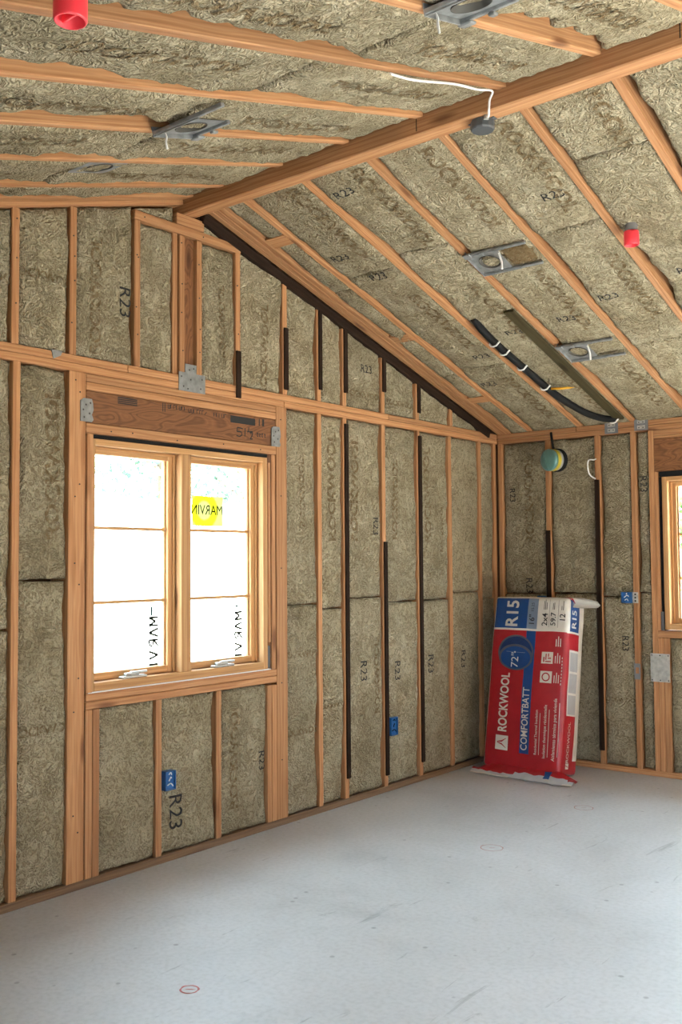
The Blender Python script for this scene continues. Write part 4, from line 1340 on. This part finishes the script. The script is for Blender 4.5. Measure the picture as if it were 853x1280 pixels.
light_bracket('R', 1.197, 1.075 / CS, 'grey light bracket with round hole in the right slope, nearer the eave plate', lb0)
light_bracket('L', 1.205, (-4.285 - YL) / CS, 'grey light bracket in the left slope above the double window', lb0)
light_bracket('L', 2.415, (-4.33 - YL) / CS, 'grey light bracket cut by the top edge of the photo', lb0)
M_POCKET = wool_mat('shaded_cavity_wool', burnt=True)  # darkened wool: the shade of the open cavity is in its colour
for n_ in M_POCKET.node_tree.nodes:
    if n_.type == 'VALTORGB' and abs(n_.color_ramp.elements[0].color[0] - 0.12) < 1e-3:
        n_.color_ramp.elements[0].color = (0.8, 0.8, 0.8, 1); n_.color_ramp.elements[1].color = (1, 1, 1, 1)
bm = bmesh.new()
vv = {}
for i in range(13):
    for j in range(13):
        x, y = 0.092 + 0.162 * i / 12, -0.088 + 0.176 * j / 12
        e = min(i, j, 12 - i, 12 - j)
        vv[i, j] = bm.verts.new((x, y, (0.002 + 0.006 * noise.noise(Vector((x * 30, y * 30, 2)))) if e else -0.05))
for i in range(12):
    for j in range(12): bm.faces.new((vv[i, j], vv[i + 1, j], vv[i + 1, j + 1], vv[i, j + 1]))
pk = bm_obj('shaded_pocket', bm, M_POCKET, lb0, smooth=True); pk['label'] = 'darkened wool pad standing for the shaded cavity between the hanger bars'

light_bracket('L', 0.590, (-4.23 - YL) / CS, 'grey light plate mostly hidden behind sagging wool near the rake, upper left', lb0, skip=('hanger_bar', 'lead', 'clip')).location.z += 0.012
# ------------------------------------------------------------------ sprinkler caps
def sprinkler(fr, x, s, label, first=None):
    if first is None:
        root = empty('sprinkler_cap')
        bm = bmesh.new(); lathe(bm, [(0.030, -0.03), (0.030, 0.035), (0.026, 0.035)], 24)
        bm_obj('pipe_stub', bm, M_GREYPVC, root, smooth=False)
        bm = bmesh.new(); lathe(bm, [(0.0345, 0.028), (0.036, 0.034), (0.036, 0.092), (0.0335, 0.096), (0.031, 0.096), (0.030, 0.060), (0.0, 0.058)], 28, cap=False)
        bmesh.ops.holes_fill(bm, edges=[e for e in bm.edges if e.is_boundary])
        c = bm_obj('cap', bm, M_RED, root, smooth=True)
        bm = bmesh.new(); bm_box(bm, (-0.028, -0.004, 0.060), (0.028, 0.004, 0.090), 0.002)
        bm_obj('cap_rib', bm, M_RED, root)
    else:
        root = first.copy(); COL.objects.link(root)
        for ch in list(first.children):
            c = ch.copy(); COL.objects.link(c); c.parent = root
    p = fr @ Vector((x, s, 0))
    root.matrix_world = Matrix.Translation(p) @ Matrix.Rotation(math.pi, 4, 'X')
    tag(root, label, 'sprinkler cap', 'red sprinkler caps on the ceiling')
    return root
sp = sprinkler(FR, 1.985, 2.15 / CS, 'red sprinkler cap on a grey stub in the right ceiling slope')
sprinkler(FL, 2.085, (-5.43 - YL) / CS, 'red sprinkler cap in the left ceiling slope, cut by the top edge of the photo', sp)

# ------------------------------------------------------------------ junction box under the ridge beam with its cable
jb = empty('junction_box', (1.765, -3.165, 3.3245))
tag(jb, 'round dark grey junction box under the ridge beam', 'junction box')
bm = bmesh.new(); lathe(bm, [(0.048, 0.0), (0.050, -0.004), (0.050, -0.034), (0.046, -0.040), (0.0, -0.040)], 12, cap=False)
bm_obj('box', bm, M_DARKGREY, jb)
for a_, b_ in ((-0.062, -0.046), (0.046, 0.062)):
    bm = bmesh.new(); bm_box(bm, (a_, -0.014, -0.004), (b_, 0.014, 0.0), 0.001)
    bm_obj('mounting_ear', bm, M_DARKGREY, jb)
bm = bmesh.new()
lathe(bm, [(0.011, 0.0), (0.011, 0.018), (0.008, 0.018)], 10)
for v in bm.verts: v.co = Vector((0.03 + v.co.z * 0.6, -0.046 - v.co.z * 0.3, -0.015 + v.co.x + v.co.z * .4)) if False else Vector((v.co.x + 0.040, v.co.y - 0.038, v.co.z - 0.016))
bm_obj('cable_clamp', bm, M_STEELPL, jb)
cz = spline([FL @ Vector((1.895, (-4.0 - YL) / CS, 0.010)), FL @ Vector((1.889, (-3.85 - YL) / CS, 0.016)), FL @ Vector((1.895, (-3.6 - YL) / CS, 0.010)), FL @ Vector((1.893, (-3.42 - YL) / CS, 0.016)),
             (1.868, -3.262, 3.386), (1.846, -3.245, 3.36), (1.842, -3.244, 3.32), (1.828, -3.224, 3.308), (1.806, -3.203, 3.318)], 6)
cab = tube('cable', cz, 0.0048, M_WHITE)
tag(cab, 'white cable stapled along a rafter and dropping to the junction box', 'cable')
# wire loop from the eave wall
lp = tube('cable_loop', spline([(0.812, 0.004, 2.222), (0.80, -0.012, 2.214), (0.768, -0.028, 2.212), (0.762, -0.030, 2.16), (0.772, -0.026, 2.11), (0.796, -0.016, 2.085), (0.806, 0.004, 2.078)], 5), 0.005, M_WHITE)
tag(lp, 'short white cable loop beside the dark stripped stud', 'cable')

# ------------------------------------------------------------------ flexible drain hose and olive strip near the eave
def onR(x, y, d): return FR @ Vector((x, -y / CS, d))
pp = spline([onR(0.762, -1.60, -0.02), onR(0.772, -1.50, 0.014), onR(0.772, -1.30, 0.024), onR(0.775, -1.08, 0.022), onR(0.782, -0.85, 0.022), onR(0.790, -0.64, 0.024), onR(0.815, -0.42, 0.020),
             onR(0.865, -0.23, 0.018), onR(0.93, -0.13, 0.016), onR(1.005, -0.085, 0.012)], 6)
hose = tube('drain_hose', pp, 0.024, M_BLACK, seg=12)
tag(hose, 'black flexible hose clipped along a rafter in the right ceiling slope', 'hose')
def hose_clip(p, first=None):
    bm = bmesh.new()
    q = [(-0.030, 0, -0.004), (-0.029, 0, 0.012), (-0.018, 0, 0.027), (0.0, 0, 0.031), (0.018, 0, 0.027), (0.029, 0, 0.012), (0.040, 0, 0.0)]
    tube('c', q, 0.0055, None, bm=bm)
    bmesh.ops.transform(bm, matrix=FR @ Matrix.Translation(Vector((p[0], -p[1] / CS, p[2]))), verts=bm.verts)
    return bm_obj('clip', bm, M_WHITE, hose, smooth=True)
for p in ((0.772, -1.36, 0.022), (0.774, -1.24, 0.022), (0.777, -1.02, 0.020), (0.786, -0.72, 0.022), (0.990, -0.09, 0.010)): hose_clip(p)
ys = tube('yellow_tie', [onR(0.815, -0.685, 0.030), onR(0.88, -0.672, 0.030), onR(0.93, -0.662, 0.028)], 0.008, M_YELLOW)
bm = bmesh.new(); bm.from_mesh(ys.data)
tp = bmesh.ops.create_cone(bm, cap_ends=True, segments=8, radius1=0.008, radius2=0.001, depth=0.04)
a_, b_ = onR(0.93, -0.662, 0.028), onR(0.970, -0.655, 0.026)
qr = Vector((0, 0, 1)).rotation_difference((b_ - a_).normalized()).to_matrix()
for v in tp['verts']: v.co = (a_ + b_) / 2 + qr @ v.co
bm.to_mesh(ys.data); bm.free()
tag(ys, 'short yellow tie poking out from the black hose', 'tie')
ol = board('metal_strip', (0.994, 0.075 / CS, -0.004), (1.062, 1.64 / CS, 0.014), None, M_OLIVE, frame=FR, bev=0.002)
tag(ol, 'long flat dark olive strip beside a rafter next to the black hose', 'strip')

# ------------------------------------------------------------------ teal reel hanging from the eave plate
reel = empty('hanging_reel', (0.505, -0.075, 2.228))
ax = Vector((-0.30, -0.95, -0.03)).normalized()
reel.rotation_euler = Vector((0, 0, 1)).rotation_difference(ax).to_euler()
tag(reel, 'round teal faced reel with yellow and grey rings hanging by a black strap', 'reel')
bm = bmesh.new(); lathe(bm, [(0.0, -0.070), (0.084, -0.070), (0.086, -0.064), (0.086, -0.040), (0.080, -0.036)], 40, cap=False); bm_obj('back_flange', bm, M_BLACK, reel, smooth=False)
bm = bmesh.new(); lathe(bm, [(0.076, -0.040), (0.078, -0.036), (0.078, -0.014), (0.074, -0.012)], 40, cap=False); bm_obj('grey_ring', bm, M_GRING, reel)['label'] = 'grey ring'
bm = bmesh.new(); lathe(bm, [(0.074, -0.016), (0.081, -0.012), (0.082, 0.016), (0.076, 0.020)], 40, cap=False); bm_obj('yellow_ring', bm, M_YRING, reel)['label'] = 'yellow ring'
bm = bmesh.new(); lathe(bm, [(0.070, 0.014), (0.079, 0.018), (0.081, 0.040), (0.078, 0.046), (0.060, 0.053), (0.030, 0.057), (0.0, 0.058)], 40, cap=False); bm_obj('face_cover', bm, M_TEAL, reel, smooth=True)
bm = bmesh.new(); tube('r', spline([(-0.012, -0.074, 0.048), (-0.016, -0.03, 0.058), (-0.016, 0.03, 0.058), (-0.010, 0.074, 0.048)], 5), 0.0045, None, bm=bm); bm_obj('face_ridge', bm, M_TEAL, reel, smooth=True)
stp = tube('strap', [(0.505, -0.05, 2.295), (0.488, -0.04, 2.36), (0.470, -0.022, 2.44)], 0.010, M_BLACK, seg=6)
stp.parent = reel
stp.matrix_parent_inverse = (Matrix.Translation(reel.location) @ reel.rotation_euler.to_matrix().to_4x4()).inverted()

# ------------------------------------------------------------------ blue electrical boxes
def elec_box(name, lo, hi, T, label, plate=None, stub=False):
    """a open plastic box: T(a,b,d) with d towards the room"""
    root = empty(name, T((lo[0] + hi[0]) / 2, (lo[1] + hi[1]) / 2, 0))
    inv = Matrix.Translation(-root.location)
    bm = bmesh.new()
    t = 0.004
    def bx(a0, a1, b0, b1, d0, d1):
        p, q = Vector(T(a0, b0, d0)), Vector(T(a1, b1, d1))
        bm_box(bm, [min(p[i], q[i]) for i in range(3)], [max(p[i], q[i]) for i in range(3)])
    a0, b0 = lo; a1, b1 = hi
    D0, D1, DB = -0.06, 0.026, 0.014
    bx(a0, a0 + t, b0, b1, D0, D1); bx(a1 - t, a1, b0, b1, D0, D1); bx(a0, a1, b0, b0 + t, D0, D1); bx(a0, a1, b1 - t, b1, D0, D1); bx(a0, a1, b0, b1, DB - t, DB)
    o = bm_obj('box', bm, M_BLUE, root); o.matrix_parent_inverse = inv
    bm = bmesh.new()
    for k, (u, v) in enumerate(((0.3, 0.25), (0.7, 0.6), (0.45, 0.8))):
        c = Vector(T(a0 + (a1 - a0) * u, b0 + (b1 - b0) * v, 0.014)); e = Vector(T(a0 + (a1 - a0) * (1 - u), b0 + (b1 - b0) * (0.5 + 0.3 * (k - 1)), 0.026))
        tube('w', spline([c, (c + e) / 2 + Vector((0.004, 0.0, 0.012)), e], 4), 0.003, None, bm=bm, seg=6)
    o = bm_obj('wire', bm, M_BLACK if plate is None and not stub else M_WHITE, root, smooth=True); o.matrix_parent_inverse = inv
    if plate:
        bm = bmesh.new(); bx(*plate); o = bm_obj('bracket', bm, M_STEELPL, root); o.matrix_parent_inverse = inv
        bm = bmesh.new()
        for f in (0.2, 0.5, 0.8):
            c = plate[2] + (plate[3] - plate[2]) * f
            bx((plate[0] + plate[1]) / 2 - 0.006, (plate[0] + plate[1]) / 2 + 0.006, c - 0.006, c + 0.006, plate[5] - 0.0005, plate[5] + 0.001)
        o = bm_obj('bracket_slot', bm, M_NAIL, root); o.matrix_parent_inverse = inv
    tag(root, label, 'electrical box', 'blue electrical boxes on the studs')
    return root
TGL = lambda a, b, d: (d, a, b)
TRR = lambda a, b, d: (a, -d, b)
elec_box('electrical_box', (-3.374, 0.358), (-3.308, 0.452), TGL, 'blue electrical box below the double window', stub=True)
elec_box('electrical_box', (-1.466, 0.358), (-1.392, 0.474), TGL, 'blue electrical box low on the gable wall near the red bag')
elec_box('electrical_box', (0.990, 1.186), (1.064, 1.262), TRR, 'blue electrical box with a pale bracket left of the right window', plate=(1.064, 1.106, 1.186, 1.262, 0.001, 0.003))
elec_box('electrical_box', (0.335, 1.13), (0.402, 1.225), TRR, 'blue electrical box peeking out above the red bag')

# ------------------------------------------------------------------ outside
bm = bmesh.new()
bm_box(bm, (-40, -40, -0.40), (40, 40, -0.16))
gd = bm_obj('ground', bm, M_EXTG); tag(gd, 'pale sunlit ground outside the building', 'ground', kind='structure')
fe = empty('sky_block_fence', (XE + 5.0, -3.0, -0.16))  # unseen fence, added to keep low sky light off the gable wall
for k in range(70):
    board('fence_board', (-0.02, -7.0 + 0.2 * k, 0.0), (0.02, -7.0 + 0.2 * k + 0.19, 4.0), fe, M_SHEATH)
tag(fe, 'unseen tall dark board fence added outside the end opening to block the sky', 'fence')
bm = bmesh.new(); bm_box(bm, (XE + 0.3, -10, -0.16), (XE + 9, 4, -0.14))  # unseen dark ground, added to weaken light bounced in through the end opening
lw_ = bm_obj('bounce_cut_lawn', bm, M_BOUNCECUT); tag(lw_, 'unseen dark grass added outside the end opening to cut bounced light', 'bounce_cut_lawn', kind='structure')
bm = bmesh.new(); bm_box(bm, (-9.2, -2, -0.16), (-9.0, 16, 2.45), 0.02); bm_box(bm, (-9.28, -2, 2.45), (-8.92, 16, 2.55), 0.01)  # added wall, gives the overexposed white outside the double window
gw = bm_obj('white_out_wall', bm, M_EXTW); tag(gw, 'white wall added to give the blown-out white low in the double window', 'garden wall')
def tree(name, x, y, hgt, rad, m, label, seed, zc=0.66, n=1500):
    root = empty(name, (x, y, -0.16))
    r = random.Random(seed)
    bm = bmesh.new()
    tube('t', [(0, 0, 0), (0.05, 0.03, hgt * 0.35), (-0.04, 0.06, hgt * 0.65), (0.02, 0, hgt * 0.85)], 0.10, None, bm=bm)
    for k in range(5):
        a = k * 1.3
        tube('b', [(0, 0, hgt * (0.4 + 0.08 * k)), (math.cos(a) * rad * 0.6, math.sin(a) * rad * 0.6, hgt * (0.55 + 0.07 * k))], 0.04, None, bm=bm)
    bm_obj('trunk', bm, M_BARK, root, smooth=True)
    vs, fs = [], []
    clumps = [(Vector((r.gauss(0, .5) * rad, r.gauss(0, .5) * rad, hgt * zc + r.gauss(0, .42) * rad)), r.uniform(.25, .5) * rad) for _ in range(26)]
    for _ in range(n):
        c, cr = r.choice(clumps)
        d = Vector((r.gauss(0, 1), r.gauss(0, 1), r.gauss(0, 1))).normalized() * cr * r.uniform(.5, 1)
        p = c + d
        if p.z < 0.3: continue
        u = Vector((r.gauss(0, 1), r.gauss(0, 1), r.gauss(0, 1))).normalized(); w = u.cross(Vector((r.gauss(0, 1), r.gauss(0, 1), r.gauss(0, 1)))).normalized()
        s = r.uniform(.07, .14)
        i = len(vs); vs += [p - u * s, p + w * s * .5, p + u * s, p - w * s * .5]; fs.append([i, i + 1, i + 2, i + 3])
    f = mesh_obj('foliage', vs, fs, m, root); f['kind'] = 'stuff'
    tag(root, label, 'tree', 'trees outside the windows')
tree('tree', -14.0, 8.6, 6.0, 1.7, M_LEAF, 'pale blue green tree beyond the white wall, seen through the left sash', 1)
tree('tree', -17.0, 14.4, 5.6, 1.5, M_LEAF, 'pale tree beyond the white wall, seen through the right sash', 2)
tree('tree', -2.2, 9.5, 4.0, 1.3, M_LEAF2, 'bright green tree seen through the right edge window', 3, zc=0.5)
hs_ = empty('house', (-19, 4.2, -0.16))
bm = bmesh.new(); bm_box(bm, (-3, -3.2, 0), (3, 2.2, 4.3)); bm_obj('wall', bm, M_EXTY, hs_)
bm = bmesh.new()
va = [bm.verts.new(p) for p in ((3.3, -3.5, 4.3), (3.3, 2.5, 4.3), (3.3, -0.5, 5.6))]; vb = [bm.verts.new((-3.3, v.co.y, v.co.z)) for v in va]
bm.faces.new(va); bm.faces.new(vb[::-1])
for k in range(3): bm.faces.new((va[k], vb[k], vb[(k + 1) % 3], va[(k + 1) % 3]))
bm_obj('roof', bm, M_EXTROOF, hs_)
tag(hs_, 'pale yellow house at the top left of the double window', 'house')
